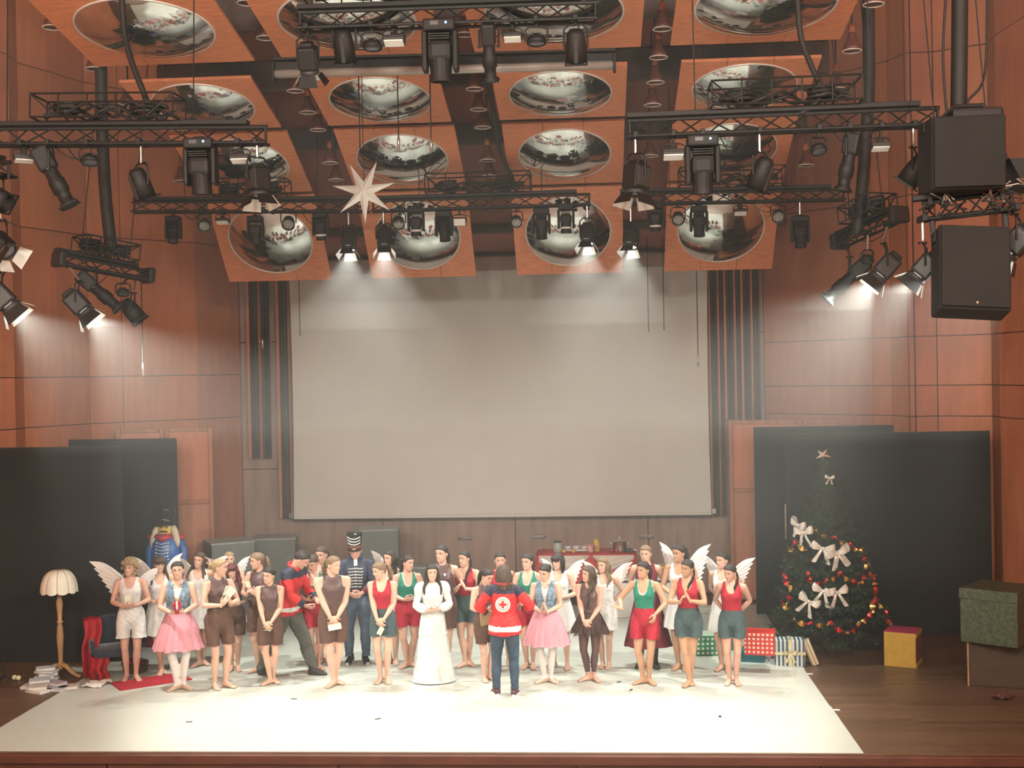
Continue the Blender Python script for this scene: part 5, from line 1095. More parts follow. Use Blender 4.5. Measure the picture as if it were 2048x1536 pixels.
def build_person(name, px, py, ytop, facing, label, outfit, hair, hc, pose, head=(0, 0, 0), feet='close', skin=0, smile=1, lean=0, side=0, twist=0, male=False, plump=1.0, voxel=.0105, pose_mod=None, z_=0.008, wid=1.0):
    g = G(px, py, z_); hgt = (py-ytop)*depth(g)/FPX*(1.0+.0); S = hgt/1.69
    facing = facing+math.degrees(math.atan2(-g.x, g.y)); root = tag(empty('person', g, math.radians(facing)), label, 'person'); root.scale = (S, S, S)
    lean, side, twist = [math.radians(a) for a in (lean, side, twist)]
    def Rot(t): return np.array(Matrix.Rotation(side*t, 3, 'Y') @ Matrix.Rotation(lean*t, 3, 'X') @ Matrix.Rotation(twist*t, 3, 'Z'))
    piv = V3(0, .01, .97)
    # integrate the spine as a curve
    zs = np.array(TZ); cen = np.zeros((len(zs), 3)); Rs = []
    for i, z in enumerate(zs):
        t = float(sstep((z-.95)/.30)); Rs.append(Rot(t))
        cen[i] = V3(0, 0, z) if i == 0 else cen[i-1]+Rs[i] @ V3(0, 0, z-zs[i-1])
    def tor(x, y, z):
        i = int(np.clip(np.searchsorted(zs, z)-1, 0, len(zs)-2)); t = (z-zs[i])/(zs[i+1]-zs[i]); c = cen[i]*(1-t)+cen[i+1]*t; R_ = Rs[i+1] if t > .5 else Rs[i]
        return c+R_ @ V3(x, y, 0)
    shw = .168 if not male else .195
    tx = np.array(TX)*(plump if plump != 1 else 1); ty = np.array(TY)*plump; to = np.array(TO)*1.0
    if male:
        tx = tx*np.interp(zs, [.8, .95, 1.06, 1.3, 1.4, 1.5], [.98, .98, 1.16, 1.12, 1.12, 1.12]); ty = ty*np.interp(zs, [.8, 1.06, 1.2, 1.5], [1, 1.12, 1.0, 1.1])
    mb = MB()
    loft(mb, [cen[i]+Rs[i] @ V3(0, to[i], 0) for i in range(len(zs))], tx, ty, Rs[10] @ V3(1, 0, 0), 20)
    if not male:
        for sx in (-1, 1): mb.ball(tor(sx*.062, -.072, 1.235), (.058*plump, .045, .056), 10, 8)
    for sx in (-1, 1): mb.ball(tor(sx*.075, .065, .885) if zs[0] < .9 else 0, (.085*plump, .065, .085), 10, 8)
    # arms
    pz = POSES[pose]; J = {}
    UA, FA = .272, .240
    for sx, key in ((-1, 'L'), (1, 'R')):
        w_, d_, n_, hs = (pose_mod or {}).get(key, pz[key])
        rz = .5; W_ = np.array(w_, float)
        # wrists follow the bent torso
        W_ = tor(0, 0, 1.2)+Rs[10] @ (W_-V3(0, 0, 1.2)); d_, n_ = Rs[10] @ unit(d_), Rs[10] @ unit(n_)
        S_ = tor(sx*shw, .004, 1.362); v = W_-S_; L_ = np.linalg.norm(v); mx = (UA+FA)*.995
        if L_ > mx: W_ = S_+v*mx/L_; v = W_-S_; L_ = mx
        a = (UA*UA-FA*FA+L_*L_)/(2*L_); h = math.sqrt(max(1e-6, UA*UA-a*a)); pole = Rs[10] @ V3(sx*.75, .55, -.35)
        if pose == 'behind' or w_[1] > .05: pole = Rs[10] @ V3(sx*.9, .5, -.1)
        pv = unit(pole-unit(v)*np.dot(pole, unit(v))); E_ = S_+unit(v)*a+pv*h; J[key] = (S_, E_, W_, d_, n_, hs)
        k = 1.12 if male else 1.0
        cl_ = tor(sx*.05, .006, 1.395)
        loft(mb, [cl_, tor(sx*.10, .005, 1.382), tor(sx*(shw-.018), .004, 1.366), tor(sx*(shw-.006), .004, 1.362)], np.array([.040, .043, .044, .030])*k, np.array([.040, .043, .044, .030])*k, Rs[10] @ V3(0, 1, 0), 12)
        mb.ball(S_, .0485*k*plump**.7, 12, 9)
        loft(mb, [S_, S_*.82+E_*.18, S_*.5+E_*.5, S_*.15+E_*.85, E_, E_*.75+W_*.25, E_*.4+W_*.6, W_*.92+E_*.08, W_+unit(W_-E_)*.012], np.array([.046, .049, .043, .037, .036, .038, .032, .0245, .022])*k*(plump**.7), np.array([.046, .050, .044, .038, .036, .037, .031, .0225, .020])*k*(plump**.7), np.cross(unit(W_-S_), V3(.2, 1, .3)), 12)
    # legs
    ft = FEET[feet]; HIP = .862; TH, SH = .412, .385; LEG = []
    for sx, (fx, fy, ta) in ((-1, ft[0]), (1, ft[1])):
        lift = .02 if abs(fy) > .2 and fy > 0 else 0
        A = V3(fx, fy, .078+lift); Hp = V3(sx*.084, .008, HIP); v = A-Hp; L_ = np.linalg.norm(v)
        if L_ > (TH+SH)*.998: Hp = A-unit(v)*(TH+SH)*.998; v = A-Hp; L_ = (TH+SH)*.998
        a = (TH*TH-SH*SH+L_*L_)/(2*L_); h = math.sqrt(max(1e-7, TH*TH-a*a)); pole = V3(.5*math.sin(ta), -math.cos(ta*.5), 0); pv = unit(pole-unit(v)*np.dot(pole, unit(v))); K = Hp+unit(v)*a+pv*(h+.006)
        fd = V3(math.sin(ta), -math.cos(ta), 0); sd = V3(math.cos(ta), math.sin(ta), 0); bk = -fd; kk = (1.06 if male else 1.0)*(plump**.8)
        loft(mb, [Hp+V3(0, 0, .03), Hp*.85+K*.15, Hp*.5+K*.5, Hp*.15+K*.85, K, K*.85+A*.15+bk*.006, K*.66+A*.34+bk*.012, K*.4+A*.6+bk*.006, K*.12+A*.88, A, A-V3(0, 0, .03)], np.array([.082, .086, .073, .057, .052, .049, .052, .043, .032, .033, .03])*kk, np.array([.09, .094, .078, .060, .054, .052, .056, .045, .036, .040, .04])*kk, sd, 14)
        def fp(f, s_, z): return A*V3(1, 1, 0)+fd*f+sd*s_+V3(0, 0, z+lift)
        loft(mb, [fp(-.062, 0, .034), fp(-.05, 0, .036), fp(-.02, 0, .045), (fp(.03, 0, .042)), fp(.08, 0, .030), fp(.12, 0, .021), fp(.145, 0, .016)], [.014, .030, .034, .036, .042, .044, .036], [.016, .030, .040, .038, .027, .019, .012], sd, 12)
        for q, (off, ln, r) in enumerate(((-.030, .185, .0125), (-.011, .183, .0098), (.006, .176, .0094), (.022, .166, .009), (.036, .154, .0088))):
            loft(mb, [fp(.12, -sx*-off*1.0 if sx > 0 else -off, .014), fp(ln, (off if sx > 0 else -off), .0125)], [r, r*.9], [r, r*.9], sd, 8)
        LEG.append((Hp, K, A, fd, sd))
    V, F = remesh(mb, voxel, 3)
    N = normals(V, F)
    # torso coordinates
    i = np.argmin(np.linalg.norm(V[:, None, :]-cen[None, :, :], axis=2) if len(V) < 60000 else 0, axis=1)
    Rm = np.array(Rs)[i]; L = np.einsum('nij,ni->nj', Rm, V-cen[i]); tz = zs[i]+L[:, 2]; tz = np.where(tz < .80, V[:, 2], tz); txl, tyl = L[:, 0], L[:, 1]
    rT = np.sqrt((txl/np.interp(tz, zs, tx))**2+((tyl-np.interp(tz, zs, to))/np.interp(tz, zs, ty))**2); rT = np.where(tz > 1.47, 9, rT); rT = np.where(tz < .80, 0.0, rT)
    dA = np.full(len(V), 9.); armt = np.zeros(len(V))
    for key in 'LR':
        S_, E_, W_ = J[key][:3]; d1, t1 = segdist(V, S_, E_); d2, t2 = segdist(V, E_, W_); d1 = d1/(.052-.013*t1); d2 = d2/(.038-.013*t2)
        tt = np.where(d1 < d2, t1, 1+t2); dd = np.minimum(d1, d2); u_ = dd < dA; armt = np.where(u_, tt, armt); dA = np.where(u_, dd, dA)
    isarm = (dA < 1.55) & (dA < np.where(tz < .80, 1.25, np.maximum(rT, .95))); armf = (dA-np.maximum(rT, .9))*.05
    armf = np.where(tz < .80, np.where(dA < 1.25, -.05, .05), armf)
    C = dict(z=V[:, 2], tz=tz, x=txl, y=tyl, ax=np.abs(txl), arm=isarm, armf=armf, armt=armt, V=V, N=N)
    parts = []
    def shell(nm, f, off, mats, sm=3, mi=None, parent=root, rough=0.0):
        keepF = (f[F] > 0).any(axis=1); FF = F[keepF]
        if not len(FF): return None
        used = np.unique(FF); mp = -np.ones(len(V), int); mp[used] = np.arange(len(used)); FF = mp[FF]
        o_ = np.broadcast_to(off, len(V))[used]; VV = V[used].copy(); fv = f[used]; neg = fv <= 0
        # slide outside vertices back to the garment edge
        best = np.full(len(VV), -1); bf = np.zeros(len(VV))
        for k in range(4):
            for q in ((k+1) % 4, (k-1) % 4):
                a_, b_ = FF[:, k], FF[:, q]; ok = (fv[a_] <= 0) & (fv[b_] > bf[a_]); best[a_[ok]] = b_[ok]; bf[a_[ok]] = fv[b_[ok]]
        ok = neg & (best >= 0); t = (-fv[ok]/np.maximum(1e-9, fv[best[ok]]-fv[ok]))[:, None]; VV[ok] = VV[ok]+(VV[best[ok]]-VV[ok])*t
        VV = VV+N[used]*o_[:, None]
        if sm: VV = laplace(VV, FF, sm, ok if sm < 6 else None)
        if rough: VV = VV+N[used]*(rough*np.sin(VV[:, [0]]*70+VV[:, [2]]*35)*np.sin(VV[:, [2]]*55-VV[:, [1]]*40))
        m_ = None
        if mi is not None: m_ = mi(used)[FF[:, 0]]
        me = npmesh(nm, VV, FF, mats, m_); o = obj(nm, me, parent)
        parts.append(o); return o
    # ---- head
    yaw, pit, til = [math.radians(a) for a in head]
    nb = tor(0, -.004, 1.495); RT = Matrix(Rs[-1].tolist()).to_4x4()
    base = .55
    Hm = Matrix.Translation(nb) @ (Matrix.Rotation(side*.0, 4, 'Y') @ RT @ Matrix.Rotation(-lean*.35, 4, 'X') @ Matrix.Rotation(yaw, 4, 'Z') @ Matrix.Rotation(pit, 4, 'X') @ Matrix.Rotation(til, 4, 'Y')) @ Matrix.Translation((0, -.018, .075))
    hw = 1.04 if male else 1.0
    Hn = np.array(Hm); HV = (HEAD_V*V3(hw, hw, 1.0)) @ Hn[:3, :3].T+Hn[:3, 3]
    VV = [V, HV]; FF = [F, HEAD_F+len(V)]; n_ = len(V)+len(HV)
    for key, sx in (('L', 1), ('R', -1)):
        S_, E_, W_, d_, nn, hs = J[key]; hv, hf = HANDS[hs]; hv = hv*V3(sx, 1, 1)*(1.08 if male else .97); hf = hf if sx > 0 else hf[:, ::-1]
        z_ax = -unit(d_); x_ax = unit(nn-z_ax*np.dot(nn, z_ax))*sx; y_ax = np.cross(z_ax, x_ax); B = np.stack([x_ax, y_ax, z_ax], 1)
        VV.append(hv @ B.T+W_); FF.append(hf+n_); n_ += len(hv)
    me = npmesh('body', np.vstack(VV), np.vstack(FF), [SKIN[skin]]); obj('body', me, root)
    for k, sx in enumerate((-1, 1)):
        o = obj('eye', EYES[k], root); o.matrix_local = Hm; o = obj('eyebrow', brow_mesh(sx, hc if hc not in ('blond',) else 'light'), root); o.matrix_local = Hm
    o = obj('mouth', MOUTH[smile], root); o.matrix_local = Hm
    make_hair(root, Hm, hair, hc, name)
    ctx = dict(root=root, C=C, shell=shell, tor=tor, J=J, LEG=LEG, S=S, Hm=Hm, cen=cen, Rs=Rs, plump=plump, zs=zs, tx=tx, ty=ty, to=to, name=name)
    for it in outfit.split(): OUT[it](ctx)
    PEOPLE[name] = ctx
    return ctx
PEOPLE = {}; OUT = {}

# ---- hair
def make_hair(root, Hm, style, col, name):
    q = random.Random(name); m_ = HAIRC[col]; st = style.split('+')
    def put(nm, mb, smooth=True): o = mb.build(nm, m_, root, smooth); o.matrix_local = Hm; return o
    na, nv = 48, 14; phi = np.linspace(-PI, PI, na, endpoint=False)
    short = 'short' in st; curly = 'curly' in st
    hl = np.interp(np.degrees(np.abs(phi)), [0, 35, 58, 78, 95, 112, 140, 180], [.070, .066, .052, .018, .004, -.030, -.070, -.078] if not short else [.070, .068, .058, .030, .0, -.012, -.045, -.055])
    if 'bangs' in st: hl = np.where(np.abs(phi) < 1.0, .036, hl)
    vs = []; ph0 = q.uniform(0, 6)
    for j in range(nv+1):
        v = j/nv; z = hl+(.1134-hl)*v
        th = .011 if not short else .013
        if curly: th = .036
        if 'bob' in st or 'long' in st: th = .015
        off = th*sstep(v/.16 if not curly else v/.3+.35)*(1+.10*np.sin(phi*17+ph0+j*.25)+(.0 if not curly else .33*np.sin(phi*9+j*1.7)*np.sin(j*1.3+phi*4)))
        vs += [tuple(p) for p in head_pt(phi, z, off, False)]
    mb = MB(); mb.add(vs, [(j*na+i, j*na+(i+1) % na, (j+1)*na+(i+1) % na, (j+1)*na+i) for j in range(nv) for i in range(na)])
    mb.ball((0, 0, .112), (.03, .03, .011 if not curly else .03), 10, 6)
    if curly:
        for k in range(46):
            p = q.uniform(-PI, PI); z = q.uniform(-.02, .10); 
            if abs(p) < .9: z = q.uniform(.06, .11)
            c = head_pt(np.array([p]), np.array([z]), .03, False)[0]; mb.ball(c, q.uniform(.016, .027), 7, 5)
        for k in range(16):
            p = q.uniform(1.2, PI)*q.choice((-1, 1)); c = head_pt(np.array([p]), np.array([-.05]), .02, False)[0]; mb.ball(c+V3(0, .01, q.uniform(-.06, .02)), q.uniform(.015, .026), 7, 5)
    put('hair', mb)
    if 'bun' in st:
        mb = MB(); mb.ball((0, .112, .022), (.042, .036, .042), 12, 8)
        mb.tube([(.034*math.cos(t), .128, .022+.034*math.sin(t)) for t in np.linspace(0, 2*PI, 13)], .013, 6); put('bun', mb)
    if 'tail' in st:
        mb = MB(); mb.tube([(0, .10, .03), (.0, .135, .02), (.005, .15, -.04), (.004, .145, -.11), (.0, .13, -.18), (0, .125, -.22)], [.02, .026, .034, .032, .022, .008], 12)
        for k in range(8): a = k*PI/4; mb.tube([(.02*math.cos(a), .13+.012*math.sin(a), .015), (.032*math.cos(a), .148+.02*math.sin(a), -.05), (.028*math.cos(a), .14+.02*math.sin(a), -.13), (.015*math.cos(a), .128+.01*math.sin(a), -.21-.02*(k % 3))], [.008, .01, .009, .004], 5)
        put('ponytail', mb); o = MB().lathe([(.022, -.008), (.028, 0), (.022, .008)], 12, 0, Matrix.Translation((0, .118, .026)) @ Matrix.Rotation(PI/2, 4, 'X')).build('hair_tie', 'c_navy', root, True); o.matrix_local = Hm
    for bs in ('braidL', 'braidR'):
        if bs in st:
            sx = -1 if bs[-1] == 'L' else 1; mb = MB(); n = 15
            path = [Vector((sx*.060, .075, -.03)), Vector((sx*.085, .055, -.085)), Vector((sx*.095, -.005, -.15)), Vector((sx*.088, -.055, -.20)), Vector((sx*.082, -.085, -.27)), Vector((sx*.080, -.095, -.34))]
            for k in range(n):
                t = k/(n-1)*(len(path)-1.001); i = int(t); c = path[i].lerp(path[i+1], t-i)
                for e in (-1, 1): mb.ball(c+Vector((e*.008, -.003*e, -.006*e)), (.014*(1-.4*k/n), .013*(1-.3*k/n), .018), 7, 5)
            mb.tube([path[-1], path[-1]+Vector((0, -.004, -.04))], [.009, .014], 7); put('braid', mb)
    if 'long' in st or 'bob' in st or 'wavy' in st:
        L_ = .17 if 'bob' in st else .21 if 'mid' in st else (.52 if 'wavy' in st else .30); n = 34 if 'wavy' in st else 26; mb = MB()
        for k in range(n):
            p = -PI+2*PI*(k+.5)/n
            if abs(p) < 1.15: continue
            s_ = 1 if p > 0 else -1; z0 = q.uniform(.03, .075); a_ = head_pt(np.array([p]), np.array([z0]), .012, False)[0]; ln = L_*q.uniform(.85, 1.05)
            b_ = head_pt(np.array([p]), np.array([-.005]), .016, False)[0]; fr = max(0, 1-(abs(p)-1.15)/1.2)
            pts = [a_, b_]; wv = .012 if 'wavy' in st else (.003 if 'bob' in st else .006); ph = q.uniform(0, 6); N_ = 9
            for j in range(1, N_+1):
                t = j/N_; zz = -.005-ln*t; dep = max(0, -zz-.10)
                x = b_[0]*(1-.10*min(1, t*2))+s_*min(.045, dep*.5)*(.5 if abs(p) > 2.4 else 1)*(0 if 'bob' in st else 1); y = b_[1]*(.9)+(.02 if fr < .3 else -.065*fr*min(1, dep*5))*(0 if 'bob' in st else 1)
                if abs(p) > 2.2 and 'bob' not in st: y = max(y, .055+.05*min(1, dep*6))
                pts.append(V3(x+wv*math.sin(t*(22 if 'wavy' in st else 9)+ph), y+wv*math.cos(t*(20 if 'wavy' in st else 8)+ph), zz))
            r = [.014, .022]+[.025*(1-.6*(j/N_)**2) for j in range(1, N_+1)]
            if 'bob' in st: r = [.012, .018]+[.018-.006*(j/N_) for j in range(1, N_+1)]
            mb.tube(pts, r, 6, ry=[x*.62 for x in r])
        def curtain(u, v):
            p = PI+(u-.5)*2*(PI-1.45); p = p-2*PI if p > PI else p; c = head_pt(np.array([p]), np.array([.06]), .010, False)[0]; b_ = head_pt(np.array([p]), np.array([-.005]), .013, False)[0]
            if v < .2: return Vector(c+(b_-c)*(v/.2))
            t = (v-.2)/.8; zz = -.005-L_*.93*t; dep = max(0, -zz-.10); o_ = 0 if 'bob' in st else 1
            back = max(0, -math.cos(p)); return Vector((b_[0]*(1-.10*min(1, t*2))+(1 if p > 0 else -1)*min(.03, dep*.4)*o_*(1-back), (max(b_[1]*.95, .05*back)+.045*min(1, dep*6)*back*o_-.03*(1-back)*o_*min(1, dep*4)), zz))
        mb.grid(curtain, 28, 12)
        put('loose_hair', mb)
    if 'bangs' in st:
        mb = MB()
        for k in range(11):
            p = -.95+1.9*k/10; a_ = head_pt(np.array([p]), np.array([.085]), .012, False)[0]; b_ = head_pt(np.array([p]), np.array([.055]), .015, False)[0]; c_ = head_pt(np.array([p*1.02]), np.array([.030-.012*abs(p)]), .010, False)[0]; mb.tube([a_, b_, c_], [.011, .013, .006], 6)
        put('fringe', mb)

# ---- garments (fields are positive inside the garment)
def neck(C, front, back, inner, outer, hole, top=1.50):
    n0 = np.where(C['y'] < 0, front, back); n = n0+(top-n0)*np.clip(C['ax']/(inner+.018), 0, 1)**3.2; return np.where(C['ax'] > outer, top+(hole-top)*sstep((C['ax']-outer)/.03), n)
def tops(nm, mats, front, back, inner, outer, hole, hem, off=.006, trim=None, rough=0):
    def f(c):
        C = c['C']; fld = np.minimum(np.minimum(C['tz']-hem, neck(C, front, back, inner, outer, hole)-C['tz']), C['armf']); fld = np.where(C['tz'] < .79, -1, fld)
        nk = neck(C, front, back, inner, outer, hole)-C['tz']
        mi = (lambda u: ((np.minimum(nk, C['armf']+.012)[u] < .020) & (C['tz'][u] > hem+.1)).astype(int)) if trim else None
        c['shell'](nm, fld, off, mats+([trim] if trim else []), 2, mi, rough=rough)
    return f
OUT['tank_white'] = tops('tank_top', ['c_white'], 1.285, 1.36, .075, .112, 1.28, .95, .008)
OUT['tank_red'] = tops('tank_top', ['c_red'], 1.275, 1.35, .075, .115, 1.27, .98, .008)
OUT['tank_green'] = tops('tank_top', ['c_green'], 1.26, 1.34, .07, .115, 1.27, .98, .008, 'c_trim')
OUT['high_brown'] = tops('sleeveless_top', ['c_brown'], 1.415, 1.43, .05, .105, 1.285, .98, .006)
OUT['leotard_brown'] = tops('leotard', ['c_brown'], 1.36, 1.40, .05, .10, 1.28, .96, .006)
OUT['shirt_maroon'] = tops('sleeveless_top', ['c_maroon'], 1.36, 1.40, .07, .125, 1.27, .96, .010)
def shorts(nm, m_, hem, waist, flare, sm=5, base=.010, rough=0.0, ruffle=0.0, band=None):
    def f(c):
        C = c['C']; zz = np.where(C['z'] < .86, C['z'], C['tz']); fld = np.minimum(zz-hem, waist-zz); fld = np.where(C['arm'] & (dAm(C)), -1, fld)
        t = np.clip((waist-zz)/(waist-hem), 0, 1); inn = np.clip(-np.sign(C['V'][:, 0])*C['N'][:, 0]*1.3, 0, 1)*(np.abs(C['V'][:, 0]) < .09); off = base*(1-.6*inn)+flare*t**1.1*(1-inn)
        if ruffle: off = off+ruffle*np.clip((hem+.05-zz)/.05, 0, 1)*(1+np.sin(np.arctan2(C['V'][:, 1], C['V'][:, 0]-np.sign(C['V'][:, 0])*.08)*14))
        c['shell'](nm, fld, off, [m_]+([band] if band else []), sm, (lambda u: (zz[u] > waist-.035).astype(int)) if band else None, rough=rough)
    return f
def dAm(C): return C['armf'] < .0
OUT['shorts_brown'] = shorts('shorts', 'c_bshort', .575, 1.06, .030, rough=.003)
OUT['shorts_teal'] = shorts('shorts', 'c_teal', .66, 1.04, .034, rough=.002)
OUT['shorts_red'] = shorts('shorts', 'c_red', .635, 1.05, .034, rough=.003)
OUT['bloomers'] = shorts('bloomers', 'c_white', .60, 1.04, .042, 5, .012, rough=.004, ruffle=.008)
OUT['leggings_brown'] = shorts('leggings', 'c_brown', .14, 1.03, .0, 2, .005)
OUT['tights_white'] = shorts('tights', 'c_tights', .06, .98, .0, 2, .005)
OUT['jeans'] = shorts('jeans', 'c_jean', .085, 1.04, .014, 3, .014, rough=.003)
OUT['jeans_faded'] = shorts('jeans', 'c_jean2', .055, 1.04, .034, 4, .012, rough=.003)
OUT['trousers_grey'] = shorts('trousers', 'c_grey', .085, 1.04, .022, 3, .018, rough=.004)
def skirt(nm, m_, z0, z1, r0, r1, pleats, amp, layers=1, y_el=.82, power=1.0, wobble=.02, mats=None):
    def f(c):
        for l in range(layers):
            ph = l*1.7+len(c['name']); zz1 = z1+.015*l
            def fn(u, v):
                a_ = 2*PI*u; r = r0+(r1-.012*l-r0)*v**power; r *= 1+amp*v*math.sin(a_*pleats+ph)+amp*.6*v*math.sin(a_*(pleats*.43)+2*ph); z = z0+(zz1-z0)*v+wobble*v*math.sin(a_*pleats*.5+ph); return (r*math.cos(a_), .008+r*y_el*math.sin(a_)+.0*v, z)
            MB().grid(fn, 110, 12).build(nm, m_, c['root'], True)
    return f
OUT['tutu_pink'] = skirt('tutu', 'c_pink', 1.04, .545, .135, .335, 19, .05, 3, .85, .75, .008)
OUT['tutu_brown'] = skirt('tutu', 'c_tulle', .99, .70, .15, .265, 17, .14, 3, .85, .8, .025)
OUT['skirt_white'] = skirt('skirt', 'c_white', 1.04, .575, .138, .255, 13, .05, 1, .85, .8, .008)
OUT['skirt_maroon'] = skirt('long_skirt', 'c_maroon', 1.05, .30, .138, .33, 9, .05, 1, .85, .9, .006)
def gown(c):
    tiers = [(1.02, .70, .135, .197), (.715, .40, .200, .238), (.41, .03, .242, .305)]
    for k, (z0, z1, r0, r1) in enumerate(tiers):
        skirt('skirt_tier', 'c_white', z0, z1, r0, r1, 12+k*3, .03, 1, .82, .42 if k == 0 else .9, .004)(c)
        a_ = MB(); a_.grid(lambda u, v: ((r1*1.012+.012*v)*math.cos(2*PI*u)*(1+.02*math.sin(u*150)), .008+(r1*1.012+.012*v)*.82*math.sin(2*PI*u)*(1+.02*math.sin(u*150)), z1+.014-.028*v), 120, 2); a_.build('ruffle', 'c_white', c['root'], True)
    C = c['C']; fld = np.where(C['arm'], np.minimum(1.93-C['armt'], 1), np.minimum(C['tz']-.96, 1.43-C['tz'])*1.0); fld = np.where((C['tz'] < .80) & ~C['arm'], -1, fld)
    t = C['armt']; off = np.where(C['arm'], .012+.030*np.exp(-((t-.12)/.22)**2)+.028*np.exp(-((t-1.45)/.38)**2)-.010*np.exp(-((t-1.9)/.08)**2), .012+.012*np.exp(-((C['tz']-1.02)/.05)**2))
    c['shell']('bodice', fld, off, ['c_white'], 7, rough=.004)
    mb = MB(); mb.tube([(.155*math.cos(a), .005+.118*math.sin(a), 1.015) for a in np.linspace(0, 2*PI, 33)], .010, 6, cap=False); mb.build('waistband', 'c_white', c['root'], True)
OUT['gown'] = gown
def vest(c):
    C = c['C']; gap = np.where(C['y'] < -.02, C['ax']-(.012+.055*np.clip((C['tz']-1.18)/.22, 0, 1)), .05); fld = np.minimum(np.minimum(C['tz']-.985, 1.425-C['tz']), gap); fld = np.where(C['arm'], np.minimum(fld, (-.01-C['armt'])*.3), fld); fld = np.where(C['tz'] < .8, -1, fld)
    c['shell']('denim_vest', fld, .016, ['c_denim'], 3, rough=.003)
    for sx in (-1, 1):
        p = c['tor'](sx*.075, -.128, 1.22); MB().bevbox(p, (.06, .012, .065), .004).build('pocket', 'c_denim', c['root']); MB().ball(p+V3(0, -.008, .022), .006, 6, 4).build('button', 'silver', c['root'])
        MB().tube([c['tor'](sx*.045, -.085, 1.40), c['tor'](sx*.08, -.10, 1.36), c['tor'](sx*.095, -.075, 1.40), c['tor'](sx*.07, .045, 1.425)], [.012, .016, .014, .012], 8, ry=[.006]*4).build('collar', 'c_denim', c['root'], True)
OUT['vest'] = vest
def top_under(c): tops('undershirt', ['c_tights'], 1.33, 1.4, .06, .11, 1.28, .96, .005)(c)
OUT['undershirt'] = top_under
def jacket(c, back_view=False):
    C = c['C']; fld = np.where(C['arm'], (1.90-C['armt'])*.3, np.minimum(C['tz']-.80, 1.455-C['tz'])); zz = np.where(C['z'] < .86, C['z'], C['tz']); fld = np.where(~C['arm'], np.minimum(zz-.80, 1.455-C['tz']), fld)
    off = np.where(C['arm'], .026, .030+.012*np.clip((1.1-zz)/.2, 0, 1))
    tz = np.where(C['arm'], 0, zz); nav = ((C['tz'] > 1.335) & ((~C['arm']) | (C['armt'] < .30))) | (C['arm'] & (C['armt'] < .22)) | (C['arm'] & (C['armt'] > 1.55)); ref = (~C['arm']) & (zz > .862) & (zz < .915)
    c['shell']('red_jacket', fld, off, ['c_jred', 'c_navy', 'c_refl'], 7, lambda u: np.where(nav[u], 1, np.where(ref[u], 2, 0)), rough=.004)
    MB().tube([c['tor'](.085*math.sin(a)*1.0, .010-.082*math.cos(a), 1.435+.014*math.cos(a)*-1) for a in np.linspace(.35, 2*PI-.35, 18)], .020, 8, ry=.036).build('collar', 'c_navy' if back_view else 'c_jred', c['root'], True)
OUT['jacket'] = jacket
def emblem(root, p, n, up, R):
    p, n, up = Vector(p), Vector(n).normalized(), Vector(up); x = up.cross(n).normalized(); up = n.cross(x); B = Matrix((x, up, n)).transposed().to_4x4(); B.translation = p
    e = empty('badge'); e.parent = root; e.matrix_local = B
    MB().lathe([(R, -.012), (R, .004), (R*.97, .006), (.001, .006)], 32).build('disc', 'c_refl', e)
    MB().lathe([(R*.68, .006), (R*.68, .0085), (R*.64, .0085), (R*.64, .006)], 32).build('ring', 'fix2', e)
    MB().box((0, 0, .008), (R*.95, R*.32, .006)).box((0, R*.316, .008), (R*.32, R*.312, .006)).box((0, -R*.316, .008), (R*.32, R*.312, .006)).build('red_cross', 'c_jred', e)
    tm = MB().box((0, 0, 0), (R*.05, R*.13, .003)).mesh('letter_mark', 'fix2')
    for k in range(22):
        a = 2*PI*k/22; o = obj('letter_mark', tm, e, (R*.82*math.cos(a), R*.82*math.sin(a), .0075), (0, 0, a-PI/2))
def back_emblem(c):
    emblem(c['root'], c['tor'](.01, c['ty'][11]+.022, 1.20), c['Rs'][11] @ V3(0, 1, .04), (0, 0, 1), .098)
OUT['back_emblem'] = back_emblem
def arm_emblem(c):
    S_, E_ = c['J']['R'][:2]; p = S_*.62+E_*.38; d = unit(E_-S_); n = unit(V3(.3, -1, .2)-d*np.dot(V3(.3, -1, .2), d)); emblem(c['root'], p+n*.072, n, -d, .042)
OUT['arm_emblem'] = arm_emblem
def footwear(nm, m_, f, off, sole=None, hi=.11):
    def g(c):
        C = c['C']; V = C['V']; fld = f(c)
        c['shell'](nm, fld, off, [m_], 2)
        if sole:
            for (Hp, K, A, fd, sd) in c['LEG']:
                mb = MB(); n = 16; z0 = A[2]-.078; ring = []
                for zz in (-.012, .018):
                    for k in range(n):
                        a = 2*PI*k/n; fx = .062+.135*math.cos(a); w_ = (.052 if math.cos(a) > 0 else .044)*math.sin(a); p = A*V3(1, 1, 0)+fd*fx+sd*w_+V3(0, 0, z0+zz+.008); ring.append(p)
                mb.add(ring, [tuple(range(n-1, -1, -1)), tuple(range(n, 2*n))]+[(k, (k+1) % n, n+(k+1) % n, n+k) for k in range(n)]); mb.build('sole', sole, c['root'])
    return g
def f_shoe(c): C = c['C']; fld = .115-C['z']; lif = any(abs(l[1][1]) > .2 for l in c['LEG']); return np.where(C['arm'] & (C['z'] > .3), -1, fld)
OUT['shoes_dark'] = footwear('shoe', 'c_shoe', f_shoe, .012, 'c_shoe')
OUT['sneakers'] = footwear('sneaker', 'c_snk', f_shoe, .012, 'white')
OUT['sneakers_grey'] = footwear('sneaker', 'c_shoe', f_shoe, .012, 'white')
OUT['boots'] = footwear('boot', 'c_shoe', lambda c: np.where(c['C']['arm'] & (c['C']['z'] > .5), -1, .33-c['C']['z']), .010, 'c_shoe')
